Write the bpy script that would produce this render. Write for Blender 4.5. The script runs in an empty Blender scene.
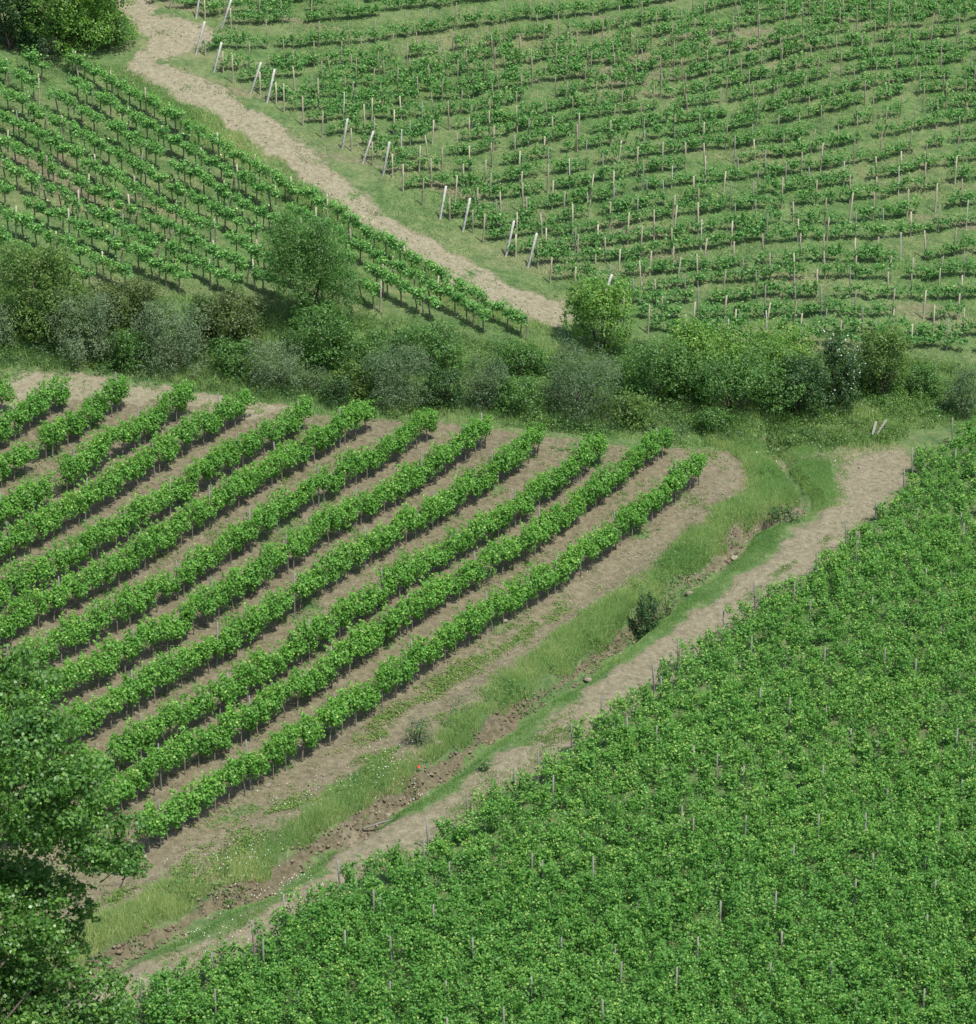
import bpy, math, random
import numpy as np

rng = np.random.default_rng(7)
random.seed(7)
SC = bpy.context.scene
COL = SC.collection
HAZE = 0.0

# ------------------------------------------------------------------ camera
F_PX, CX, CY, PITCH = 2700.0, 488.0, 512.0, math.radians(20.0)
CP, SP = math.cos(PITCH), math.sin(PITCH)
cam_d = bpy.data.cameras.new('camera')
cam_d.sensor_fit = 'HORIZONTAL'
cam_d.sensor_width = 36.0
cam_d.lens = F_PX * 36.0 / 976.0
cam_d.clip_start = 1.0
cam_d.clip_end = 3000.0
cam = bpy.data.objects.new('camera', cam_d)
cam.rotation_euler = (math.pi / 2 - PITCH, 0, 0)
COL.objects.link(cam)
SC.camera = cam


def ray(px, py):
    px = np.asarray(px, float)
    py = np.asarray(py, float)
    a = px - CX
    b = CY - py
    return np.stack([a, F_PX * CP + b * SP, -F_PX * SP + b * CP], -1) / F_PX


# ------------------------------------------------------------------ noise
def _hash(i, j, s):
    n = (i * 374761393 + j * 668265263 + s * 1442695041) & 0xffffffff
    n = ((n ^ (n >> 13)) * 1274126177) & 0xffffffff
    return ((n ^ (n >> 16)) & 0xffff) / 65535.0


def vnoise(x, y, s=0):
    x = np.asarray(x, float)
    y = np.asarray(y, float)
    i = np.floor(x).astype(np.int64)
    j = np.floor(y).astype(np.int64)
    u = x - i
    v = y - j
    u = u * u * (3 - 2 * u)
    v = v * v * (3 - 2 * v)
    a = _hash(i, j, s) * (1 - u) + _hash(i + 1, j, s) * u
    b = _hash(i, j + 1, s) * (1 - u) + _hash(i + 1, j + 1, s) * u
    return a * (1 - v) + b * v


def fbm(x, y, s=0, o=4):
    t = 0.0
    a = 0.5
    for k in range(o):
        t = t + a * (vnoise(x * 2 ** k + 17.3 * k, y * 2 ** k - 9.1 * k, s + k) - 0.5)
        a *= 0.55
    return t * 2          # about -1..1


def softplus(x, w):
    x = np.asarray(x, float) / w
    return w * np.where(x > 20, x, np.log1p(np.exp(np.minimum(x, 20))))


# ------------------------------------------------------------------ terrain
TB = math.tan(math.radians(3.0))


def flat(px, py):                      # valley floor plane only
    d = ray(px, py)
    y = 58.69 / (-d[..., 2] / d[..., 1] + TB)
    return np.stack([d[..., 0] / d[..., 1] * y, y], -1)


L0 = flat(140, 954)
L1 = flat(800, 500)
LD = (L1 - L0) / np.linalg.norm(L1 - L0)
LN = np.array([-LD[1], LD[0]])         # points up-left, into the young vineyard


def base_h(x, y):
    s = (x - L0[0]) * LN[0] + (y - L0[1]) * LN[1] - 1.0
    sa = softplus(s, 2.5)
    sa = 90 * np.tanh(sa / 90)
    q = y - (154.0 + 0.22 * np.minimum(x, 0) + 0.06 * np.maximum(x, 0))
    sq = softplus(q, 2.5)
    z = -58.69 + TB * y + 0.155 * sa + 0.215 * sq
    z = z + 0.35 * np.sin(x * 0.11 + 1.0) * np.sin(y * 0.09 + 0.4) + 0.22 * np.sin(x * 0.23 + y * 0.17)
    return z


def at(px, py):
    """ground point seen through a pixel of the photograph"""
    d = ray(px, py)
    shp = d.shape[:-1]
    d = d.reshape(-1, 3)
    d = d / d[:, 1:2]
    ys = np.linspace(45, 300, 400)
    g = d[:, 2:3] * ys - base_h(d[:, 0:1] * ys, ys[None, :] + 0 * d[:, 0:1])
    neg = g < 0
    k = np.argmax(neg, 1)
    k = np.where(neg.any(1), np.maximum(k, 1), 399)
    lo, hi = ys[k - 1], ys[k]
    for _ in range(28):
        m = (lo + hi) / 2
        gm = d[:, 2] * m - base_h(d[:, 0] * m, m)
        lo = np.where(gm > 0, m, lo)
        hi = np.where(gm > 0, hi, m)
    y = (lo + hi) / 2
    return np.stack([d[:, 0] * y, y], -1).reshape(shp + (2,))


def scale_at(x, y, z):
    """pixels per metre there"""
    dep = y * CP - z * SP
    return F_PX / dep


def to_px(x, y, z):
    dep = y * CP - z * SP
    up = y * SP + z * CP
    return CX + F_PX * x / dep, CY - F_PX * up / dep


def poly_xy(pts):
    p = np.array(pts, float)
    return at(p[:, 0], p[:, 1])


def poly_sd(X, Y, poly):
    """signed distance, positive inside"""
    d2 = np.full(X.shape, 1e18)
    ins = np.zeros(X.shape, bool)
    n = len(poly)
    for i in range(n):
        ax, ay = poly[i]
        bx, by = poly[(i + 1) % n]
        ex, ey = bx - ax, by - ay
        t = np.clip(((X - ax) * ex + (Y - ay) * ey) / (ex * ex + ey * ey + 1e-12), 0, 1)
        d2 = np.minimum(d2, (X - ax - t * ex) ** 2 + (Y - ay - t * ey) ** 2)
        c = ((ay > Y) != (by > Y)) & (X < ex * (Y - ay) / (ey if abs(ey) > 1e-12 else 1e-12) + ax)
        ins ^= c
    d = np.sqrt(d2)
    return np.where(ins, d, -d)


def line_sd(X, Y, line):
    """signed distance to an open polyline (left positive) and its arc length"""
    best = np.full(X.shape, 1e18)
    sg = np.zeros(X.shape)
    arc = np.zeros(X.shape)
    L = 0.0
    for i in range(len(line) - 1):
        ax, ay = line[i]
        bx, by = line[i + 1]
        ex, ey = bx - ax, by - ay
        ll = math.hypot(ex, ey)
        t = np.clip(((X - ax) * ex + (Y - ay) * ey) / (ll * ll), 0, 1)
        d2 = (X - ax - t * ex) ** 2 + (Y - ay - t * ey) ** 2
        m = d2 < best
        best = np.where(m, d2, best)
        sg = np.where(m, np.sign(ex * (Y - ay) - ey * (X - ax)), sg)
        arc = np.where(m, L + t * ll, arc)
        L += ll
    return np.sqrt(best) * sg, arc


GULLY = poly_xy([(a, b - 8) for a, b in [(-60, 1035), (60, 990), (140, 954), (171, 940), (234, 905), (272, 888), (321, 852), (355, 836), (388, 812),
                 (423, 790), (457, 768), (484, 745), (525, 714), (583, 677), (600, 660), (638, 632), (687, 592),
                 (721, 570), (749, 534), (786, 522), (811, 510), (795, 489), (777, 464), (768, 448)]])

P_FIELD_A = poly_xy([(-90, 352), (0, 366), (60, 374), (140, 384), (215, 394), (262, 400), (330, 414), (420, 421),
                     (520, 433), (600, 443), (690, 449), (722, 452), (748, 470), (742, 498), (660, 570), (570, 642), (452, 742), (390, 780), (310, 832), (208, 894), (60, 964), (-90, 1028)])
P_STRIP = poly_xy([(702, 452), (735, 456), (751, 473), (742, 500), (656, 568), (566, 640), (447, 738), (384, 774),
                   (304, 824), (202, 886), (60, 952), (-90, 1016), (-90, 960), (60, 912), (150, 870), (250, 810), (380, 720),
                   (470, 655), (560, 590), (640, 540), (700, 500), (715, 475)])
P_TRACK_B = poly_xy([(836, 446), (872, 440), (905, 444), (912, 474), (868, 528), (812, 582), (748, 617), (682, 670),
                     (648, 705), (570, 758), (494, 800), (458, 830), (408, 866), (362, 884), (315, 904), (269, 946),
                     (214, 978), (158, 1000), (60, 1050), (-60, 1100), (-60, 1060), (60, 1010), (130, 970), (200, 940), (260, 915), (330, 862),
                     (342, 846), (334, 828), (350, 818), (398, 824), (437, 802), (496, 760), (555, 716), (615, 674), (675, 626), (736, 584), (796, 539), (834, 497)])
P_FIELD_B = poly_xy([(905, 440), (908, 472), (865, 526), (808, 580), (745, 614), (677, 668), (646, 703), (567, 756),
                     (491, 798), (455, 828), (406, 864), (360, 882), (313, 902), (267, 944), (212, 976), (158, 998), (-200, 1180),
                     (1200, 1500), (1250, 400), (976, 415), (940, 424)])
P_TRACK_UP = poly_xy([(110, -30), (118, 10), (136, 28), (146, 48), (130, 60), (122, 66), (150, 84), (200, 112), (250, 145), (300, 180),
                      (350, 215), (400, 250), (450, 282), (500, 306), (552, 328), (578, 322), (570, 302), (520, 286),
                      (470, 262), (425, 236), (385, 208), (340, 172), (300, 140), (262, 112), (225, 88), (200, 74), (172, 62), (186, 54), (215, 46), (234, 34), (205, 26), (175, 20), (160, 12), (150, -30)])
P_HEDGE = poly_xy([(-90, 340), (-90, 290), (60, 286), (200, 300), (300, 312), (400, 326), (500, 345), (560, 345), (640, 345), (740, 352),
                   (850, 350), (915, 362), (1060, 365), (1060, 410), (976, 415), (905, 436), (840, 446), (770, 448), (720, 448), (640, 442), (520, 430),
                   (420, 418), (330, 412), (262, 397), (140, 381), (60, 371), (0, 363)])
P_BANK = poly_xy([(722, 446), (790, 446), (832, 470), (820, 510), (760, 560), (700, 600), (640, 655), (560, 705), (480, 770), (430, 805), (390, 828),
                  (345, 845), (300, 885), (240, 920), (150, 965), (60, 1010), (-60, 1060), (-60, 1000), (60, 945), (120, 922), (180, 892), (240, 858), (300, 818), (380, 766), (430, 732), (500, 672),
                  (560, 628), (600, 590), (700, 524), (750, 486), (760, 470)])
P_BARE_A = poly_xy([(0, 368), (60, 374), (140, 384), (215, 394), (262, 398), (290, 408), (250, 420), (200, 408), (120, 400), (40, 400), (0, 420)])


def gully_terms(X, Y):
    d, arc = line_sd(X, Y, GULLY)
    w = 0.35 * fbm(arc * 0.9, d * 0.6, 31, 3)
    d = d + w
    dep = 0.55 + 0.6 * vnoise(arc * 0.23, arc * 0 + 3.3, 5)
    return d, arc, dep


def H(X, Y):
    X = np.asarray(X, float)
    Y = np.asarray(Y, float)
    z = base_h(X, Y)
    d, arc, dep = gully_terms(X, Y)
    near = np.abs(d) < 8
    # floor, steep uphill bank, gentle near bank
    prof = np.where(d > 0, -dep * (1 - np.clip((d - 0.25) / 0.65, 0, 1) ** 0.8), -dep * (1 - np.clip((-d - 0.15) / 0.9, 0, 1)))
    rise = 0.45 * np.exp(-((d - 1.7) / 1.3) ** 2) + 0.04 * np.exp(-((d + 1.7) / 0.8) ** 2)
    z = z + np.where(near, prof + rise, 0)
    return z


def clods(X, Y, soil):
    gd = np.abs(gully_terms(X, Y)[0] - 0.3)
    rough = np.clip(1 - gd / 0.8, 0, 1) * (np.asarray(Y) < 170)
    return (0.22 * rough * fbm(X * 2.2, Y * 2.2, 15, 2) + 0.10 * fbm(X * 0.55, Y * 0.55, 3, 3) + 0.075 * soil * fbm(X * 1.9, Y * 1.9, 11, 3)
            + 0.05 * (1 - soil) * fbm(X * 1.3, Y * 1.3, 21, 3))


# ------------------------------------------------------------------ materials
def new_mat(name):
    m = bpy.data.materials.new(name)
    m.use_nodes = True
    nt = m.node_tree
    for n in list(nt.nodes):
        nt.nodes.remove(n)
    out = nt.nodes.new('ShaderNodeOutputMaterial')
    return m, nt, out


def ramp(nt, cols):
    r = nt.nodes.new('ShaderNodeValToRGB')
    e = r.color_ramp.elements
    while len(e) < len(cols):
        e.new(0.5)
    for k, (p, c) in enumerate(cols):
        e[k].position = p
        e[k].color = (c[0], c[1], c[2], 1)
    return r


def leaf_mat(name, cols, rough=0.5, trans=0.42, tcol=1.5, spec=0.4, objvar=0.16, gain=(1, 1, 1)):
    cols = [(p, tuple(a * b for a, b in zip(c, gain))) for p, c in cols]
    m, nt, out = new_mat(name)
    at_ = nt.nodes.new('ShaderNodeAttribute')
    at_.attribute_name = 'rnd'
    oi = nt.nodes.new('ShaderNodeObjectInfo')
    ma = nt.nodes.new('ShaderNodeMath')
    ma.operation = 'MULTIPLY_ADD'
    ma.inputs[1].default_value = objvar
    nt.links.new(oi.outputs['Random'], ma.inputs[0])
    nt.links.new(at_.outputs['Fac'], ma.inputs[2])
    su = nt.nodes.new('ShaderNodeMath')
    su.operation = 'SUBTRACT'
    su.inputs[1].default_value = objvar / 2
    nt.links.new(ma.outputs[0], su.inputs[0])
    r = ramp(nt, cols)
    nt.links.new(su.outputs[0], r.inputs['Fac'])
    p = nt.nodes.new('ShaderNodeBsdfPrincipled')
    p.inputs['Roughness'].default_value = rough
    p.inputs['Specular IOR Level'].default_value = spec
    nt.links.new(r.outputs['Color'], p.inputs['Base Color'])
    t = nt.nodes.new('ShaderNodeBsdfTranslucent')
    mul = nt.nodes.new('ShaderNodeMixRGB')
    mul.blend_type = 'MULTIPLY'
    mul.inputs['Fac'].default_value = 1
    mul.inputs['Color2'].default_value = (tcol * 0.95, tcol, tcol * 0.62, 1)
    nt.links.new(r.outputs['Color'], mul.inputs['Color1'])
    nt.links.new(mul.outputs['Color'], t.inputs['Color'])
    mx = nt.nodes.new('ShaderNodeMixShader')
    mx.inputs['Fac'].default_value = trans
    nt.links.new(p.outputs[0], mx.inputs[1])
    nt.links.new(t.outputs[0], mx.inputs[2])
    nt.links.new(mx.outputs[0], out.inputs['Surface'])
    return m


def noise_mat(name, c0, c1, scale=8, rough=0.85, bump=0.2, detail=5, objvar=0.0, aniso=(1, 1, 1)):
    m, nt, out = new_mat(name)
    tc = nt.nodes.new('ShaderNodeTexCoord')
    mp = nt.nodes.new('ShaderNodeMapping')
    mp.inputs['Scale'].default_value = aniso
    nt.links.new(tc.outputs['Object'], mp.inputs['Vector'])
    n = nt.nodes.new('ShaderNodeTexNoise')
    n.inputs['Scale'].default_value = scale
    n.inputs['Detail'].default_value = detail
    nt.links.new(mp.outputs[0], n.inputs['Vector'])
    oi = nt.nodes.new('ShaderNodeObjectInfo')
    ma = nt.nodes.new('ShaderNodeMath')
    ma.operation = 'MULTIPLY_ADD'
    ma.inputs[1].default_value = objvar
    nt.links.new(oi.outputs['Random'], ma.inputs[0])
    nt.links.new(n.outputs['Fac'], ma.inputs[2])
    r = ramp(nt, [(0.3, c0), (0.7 + objvar, c1)])
    nt.links.new(ma.outputs[0], r.inputs['Fac'])
    p = nt.nodes.new('ShaderNodeBsdfPrincipled')
    p.inputs['Roughness'].default_value = rough
    p.inputs['Specular IOR Level'].default_value = 0.2
    nt.links.new(r.outputs['Color'], p.inputs['Base Color'])
    b = nt.nodes.new('ShaderNodeBump')
    b.inputs['Strength'].default_value = bump
    b.inputs['Distance'].default_value = 0.03
    nt.links.new(n.outputs['Fac'], b.inputs['Height'])
    nt.links.new(b.outputs[0], p.inputs['Normal'])
    nt.links.new(p.outputs[0], out.inputs['Surface'])
    return m


def ground_material():
    """one earth material: vertex attribute 'cover' = (bare, pale, dry, weedy)"""
    m, nt, out = new_mat('hillside_ground')
    L = nt.links.new
    N = nt.nodes.new
    a = N('ShaderNodeAttribute')
    a.attribute_name = 'cover'
    sep = N('ShaderNodeSeparateColor')
    L(a.outputs['Color'], sep.inputs['Color'])
    geo = N('ShaderNodeNewGeometry')

    def noise(scale, detail=4, rough=0.6):
        n = N('ShaderNodeTexNoise')
        n.inputs['Scale'].default_value = scale
        n.inputs['Detail'].default_value = detail
        n.inputs['Roughness'].default_value = rough
        L(geo.outputs['Position'], n.inputs['Vector'])
        return n
    n_fine, n_mid, n_big, n_grit = noise(3.2, 6, 0.7), noise(0.9, 5), noise(0.16, 4), noise(14, 4, 0.75)

    def mix(f, c1, c2, blend='MIX'):
        x = N('ShaderNodeMixRGB')
        x.blend_type = blend
        for s, v in ((x.inputs['Fac'], f), (x.inputs['Color1'], c1), (x.inputs['Color2'], c2)):
            if hasattr(v, 'is_output'):
                L(v, s)
            else:
                s.default_value = v if isinstance(v, float) else (*v, 1)
        return x.outputs['Color']

    def rmp(n, cols):
        r = ramp(nt, cols)
        L(n.outputs['Fac'], r.inputs['Fac'])
        return r.outputs['Color']
    brown = rmp(n_fine, [(0.26, (0.050, 0.042, 0.025)), (0.5, (0.106, 0.091, 0.056)), (0.74, (0.172, 0.150, 0.096))])
    pale = rmp(n_fine, [(0.28, (0.120, 0.108, 0.070)), (0.5, (0.196, 0.179, 0.120)), (0.74, (0.260, 0.241, 0.170))])
    grit = rmp(n_grit, [(0.34, (0.62, 0.6, 0.56)), (0.5, (1, 1, 1)), (0.68, (1.22, 1.2, 1.16))])
    soil = mix(sep.outputs['Green'], brown, pale)
    soil = mix(0.85, soil, grit, 'MULTIPLY')
    g1 = rmp(n_fine, [(0.3, (0.046, 0.085, 0.031)), (0.5, (0.078, 0.130, 0.048)), (0.7, (0.116, 0.166, 0.068))])
    g2 = rmp(n_mid, [(0.35, (0.7, 0.78, 0.7)), (0.65, (1.2, 1.12, 1.05))])
    grass = mix(1.0, g1, g2, 'MULTIPLY')
    dry = rmp(n_fine, [(0.3, (0.115, 0.118, 0.058)), (0.7, (0.195, 0.185, 0.105))])
    dn = N('ShaderNodeMath')
    dn.operation = 'MULTIPLY_ADD'
    dn.inputs[1].default_value = 1.6
    dn.inputs[2].default_value = -0.8
    L(n_mid.outputs['Fac'], dn.inputs[0])
    da = N('ShaderNodeMath')
    da.operation = 'ADD'
    da.use_clamp = True
    L(dn.outputs[0], da.inputs[0])
    L(sep.outputs['Blue'], da.inputs[1])
    dm = N('ShaderNodeMath')
    dm.operation = 'MULTIPLY'
    L(da.outputs[0], dm.inputs[0])
    L(sep.outputs['Blue'], dm.inputs[1])
    grass = mix(dm.outputs[0], grass, dry)
    # ragged edge between earth and grass
    e1 = N('ShaderNodeMath')
    e1.operation = 'MULTIPLY_ADD'
    e1.inputs[1].default_value = 1.1
    e1.inputs[2].default_value = -0.55
    L(n_fine.outputs['Fac'], e1.inputs[0])
    e2 = N('ShaderNodeMath')
    e2.operation = 'ADD'
    L(e1.outputs[0], e2.inputs[0])
    L(sep.outputs['Red'], e2.inputs[1])
    e3 = ramp(nt, [(0.36, (0, 0, 0)), (0.62, (1, 1, 1))])
    L(e2.outputs[0], e3.inputs['Fac'])
    col = mix(e3.outputs['Color'], grass, soil)
    p = N('ShaderNodeBsdfPrincipled')
    p.inputs['Roughness'].default_value = 0.95
    p.inputs['Specular IOR Level'].default_value = 0.1
    L(col, p.inputs['Base Color'])
    b = N('ShaderNodeBump')
    b.inputs['Strength'].default_value = 0.8
    b.inputs['Distance'].default_value = 0.12
    L(n_fine.outputs['Fac'], b.inputs['Height'])
    b2 = N('ShaderNodeBump')
    b2.inputs['Strength'].default_value = 0.6
    b2.inputs['Distance'].default_value = 0.04
    L(n_grit.outputs['Fac'], b2.inputs['Height'])
    L(b.outputs[0], b2.inputs['Normal'])
    L(b2.outputs[0], p.inputs['Normal'])
    L(p.outputs[0], out.inputs['Surface'])
    return m


G = lambda r, g, b: (r, g, b)
M = {}
M['ground'] = ground_material()
M['vine_a'] = leaf_mat('young_vine_leaf', [(0.0, G(.040, .120, .020)), (0.45, G(.064, .180, .028)), (0.8, G(.098, .235, .036)), (1.0, G(.19, .31, .065))], spec=0.28, gain=(1.7, 1.52, 1.65))
M['vine_b'] = leaf_mat('bushy_vine_leaf', [(0.0, G(.032, .105, .022)), (0.45, G(.048, .148, .028)), (0.8, G(.076, .195, .034)), (1.0, G(.17, .28, .065))], spec=0.28, gain=(1.85, 1.6, 1.66))
M['vine_c'] = leaf_mat('upper_vine_leaf', [(0.0, G(.036, .100, .026)), (0.5, G(.060, .150, .038)), (0.85, G(.090, .195, .046)), (1.0, G(.17, .26, .085))], spec=0.28, gain=(2.3, 2.1, 2.25))
M['vine_d'] = leaf_mat('hill_vine_leaf', [(0.0, G(.030, .088, .024)), (0.5, G(.050, .130, .034)), (0.85, G(.076, .170, .042)), (1.0, G(.15, .23, .075))], spec=0.28, gain=(2.05, 1.92, 2.05))
M['bark'] = noise_mat('vine_bark', G(.09, .076, .06), G(.25, .21, .165), 14, 0.95, 0.4)
M['tree_bark'] = noise_mat('tree_bark', G(.035, .03, .022), G(.10, .085, .065), 9, 0.95, 0.5)
M['post_grey'] = noise_mat('weathered_grey_post', G(.11, .106, .09), G(.23, .226, .195), 12, 0.9, 0.3, objvar=0.25, aniso=(4, 4, 0.6))
M['post_wood'] = noise_mat('tan_wood_stake', G(.11, .095, .066), G(.37, .33, .245), 10, 0.9, 0.3, objvar=0.45, aniso=(4, 4, 0.6))
M['post_white'] = noise_mat('pale_concrete_post', G(.24, .23, .205), G(.54, .525, .475), 4, 0.9, 0.2, objvar=0.1)
M['rock'] = noise_mat('pale_rock', G(.10, .085, .056), G(.25, .22, .165), 5, 0.95, 0.5, objvar=0.2)
M['clod'] = noise_mat('brown_earth_clod', G(.06, .048, .03), G(.21, .17, .115), 6, 0.95, 0.5, objvar=0.0)
M['flower'] = noise_mat('white_petal', G(.40, .41, .38), G(.56, .57, .54), 5, 0.7, 0.0)
M['poppy'] = noise_mat('red_petal', G(.55, .03, .015), G(.75, .06, .03), 5, 0.7, 0.0)
M['grass'] = leaf_mat('grass_blade', [(0.0, G(.058, .110, .036)), (0.4, G(.098, .155, .054)), (0.7, G(.160, .195, .082)), (1.0, G(.270, .250, .135))], 0.6, 0.5, spec=0.15, gain=(2.0, 2.08, 2.1))
M['turf'] = leaf_mat('short_turf_blade', [(0.0, G(.045, .088, .028)), (0.5, G(.070, .120, .038)), (0.8, G(.105, .145, .054)), (1.0, G(.19, .18, .085))], 0.6, 0.45, spec=0.15, gain=(1.9, 1.85, 1.95))
M['weed'] = leaf_mat('weed_leaf', [(0.0, G(.045, .10, .028)), (0.6, G(.075, .145, .04)), (1.0, G(.14, .18, .07))], 0.6, 0.4, spec=0.2, gain=(1.9, 1.7, 1.5))


def bush_mat(name, a, b, c, trans=0.38, rough=0.5, spec=0.4, gain=1.55):
    return leaf_mat(name, [(0.0, a), (0.55, b), (1.0, c)], rough, trans, spec=spec, objvar=0.0, gain=(gain * 1.0, gain, gain * 1.1))


BM = {
    'green': bush_mat('green_bush_leaf', G(.030, .075, .016), G(.052, .118, .024), G(.095, .175, .034)),
    'bright': bush_mat('bright_bush_leaf', G(.042, .105, .018), G(.085, .170, .026), G(.165, .250, .042), gain=1.6),
    'dark': bush_mat('dark_bush_leaf', G(.018, .046, .014), G(.034, .076, .020), G(.065, .115, .030)),
    'olive': bush_mat('grey_bush_leaf', G(.048, .076, .036), G(.080, .116, .053), G(.118, .160, .080), 0.3, spec=0.15, gain=1.75),
    'grey': bush_mat('dark_grey_bush_leaf', G(.038, .066, .029), G(.062, .096, .041), G(.092, .136, .062), 0.3, spec=0.15, gain=1.7),
    'yellow': bush_mat('olive_yellow_bush_leaf', G(.040, .080, .016), G(.070, .124, .024), G(.120, .180, .038)),
    'brown': bush_mat('reddish_bush_leaf', G(.040, .066, .018), G(.066, .098, .024), G(.105, .138, .036), gain=1.3),
    'poplar': bush_mat('glossy_tree_leaf', G(.026, .066, .014), G(.046, .106, .019), G(.092, .165, .030), 0.42, 0.42, 0.45, gain=1.95),
}


# ------------------------------------------------------------------ mesh helpers
def mesh_np(name, V, Fq, mat, rnd=None, smooth=False):
    """V (n,3), Fq (m,k) faces of k corners"""
    me = bpy.data.meshes.new(name)
    V = np.ascontiguousarray(V, np.float32)
    Fq = np.ascontiguousarray(Fq, np.int32)
    n, (m, k) = len(V), Fq.shape
    me.vertices.add(n)
    me.vertices.foreach_set('co', V.ravel())
    me.loops.add(m * k)
    me.loops.foreach_set('vertex_index', Fq.ravel())
    me.polygons.add(m)
    me.polygons.foreach_set('loop_start', np.arange(0, m * k, k, dtype=np.int32))
    me.polygons.foreach_set('loop_total', np.full(m, k, np.int32))
    if smooth:
        me.polygons.foreach_set('use_smooth', np.ones(m, bool))
    me.update(calc_edges=True)
    if rnd is not None:
        a = me.attributes.new('rnd', 'FLOAT', 'FACE')
        a.data.foreach_set('value', np.ascontiguousarray(rnd, np.float32))
    if mat:
        me.materials.append(mat)
    return me


def link(name, data, loc=(0, 0, 0), parent=None, rz=0.0, scale=None):
    o = bpy.data.objects.new(name, data)
    COL.objects.link(o)
    o.location = [float(v) for v in loc]
    if rz:
        o.rotation_euler = (0, 0, rz)
    if scale:
        o.scale = scale
    if parent:
        o.parent = parent
    return o


def tag(o, label=None, cat=None, group=None, kind=None):
    if label:
        o['label'] = label
    if cat:
        o['category'] = cat
    if group:
        o['group'] = group
    if kind:
        o['kind'] = kind
    return o


def unit(v):
    return v / (np.linalg.norm(v, axis=-1, keepdims=True) + 1e-9)


def leaves_np(P, Nrm, L, W, rg=rng):
    """rhombic leaves at P facing Nrm; returns V, F"""
    n = len(P)
    t = unit(np.cross(Nrm, unit(rg.normal(size=(n, 3)))))
    b = np.cross(Nrm, t)
    L = np.broadcast_to(L, n)[:, None] / 2
    W = np.broadcast_to(W, n)[:, None] / 2
    fold = Nrm * (W * 0.35)
    V = np.stack([P - t * L, P + b * W + fold, P + t * L, P - b * W + fold], 1).reshape(-1, 3)
    Fq = np.arange(n * 4).reshape(n, 4)
    return V, Fq


def blades_np(P, h, w, lean, rg=rng):
    n = len(P)
    a = rg.uniform(0, 2 * np.pi, n)
    d = np.stack([np.cos(a), np.sin(a), 0 * a], 1)
    b = rg.uniform(0, 2 * np.pi, n)
    tip = P + np.stack([np.cos(b) * lean * h, np.sin(b) * lean * h, h], 1)
    w = np.broadcast_to(w, n)[:, None] / 2
    V = np.stack([P - d * w, P + d * w, tip], 1).reshape(-1, 3)
    return V, np.arange(n * 3).reshape(n, 3)


def tube_np(pts, rad, seg=6):
    pts = np.array(pts, float)
    V, Fq = [], []
    n = len(pts)
    for i in range(n):
        t = unit(pts[min(i + 1, n - 1)] - pts[max(i - 1, 0)])
        u = np.cross(t, [1, 0, 0] if abs(t[0]) < 0.8 else [0, 1, 0])
        u = unit(u)
        v = np.cross(t, u)
        for k in range(seg):
            a = 2 * math.pi * k / seg
            V.append(pts[i] + (u * math.cos(a) + v * math.sin(a)) * rad[i])
    for i in range(n - 1):
        for k in range(seg):
            k2 = (k + 1) % seg
            Fq.append([i * seg + k, i * seg + k2, (i + 1) * seg + k2, (i + 1) * seg + k])
    c = len(V)
    V.append(pts[-1] + unit(pts[-1] - pts[-2]) * rad[-1] * 0.3)
    for k in range(seg):
        Fq.append([(n - 1) * seg + k, (n - 1) * seg + (k + 1) % seg, c, c])
    return V, Fq


def tubes_mesh(name, tubes, mat, seg=6):
    me = bpy.data.meshes.new(name)
    VV, FF = [], []
    for pts, rad in tubes:
        V, Fq = tube_np(pts, rad, seg)
        o = len(VV)
        VV += [tuple(map(float, v)) for v in V]
        FF += [tuple(dict.fromkeys(int(i) + o for i in f)) for f in Fq]
    me.from_pydata(VV, [], FF)
    me.polygons.foreach_set('use_smooth', np.ones(len(me.polygons), bool))
    me.update()
    me.materials.append(mat)
    return me


# ------------------------------------------------------------------ ground sheet
def axis(lo, hi, step, far_lo, far_hi):
    a = list(np.arange(lo, hi + step / 2, step))
    s, v = step, a[-1]
    while v < far_hi:
        s *= 1.25
        v += s
        a.append(v)
    s, v, pre = step, a[0], []
    while v > far_lo:
        s *= 1.25
        v -= s
        pre.append(v)
    return np.array(pre[::-1] + a)


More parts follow.
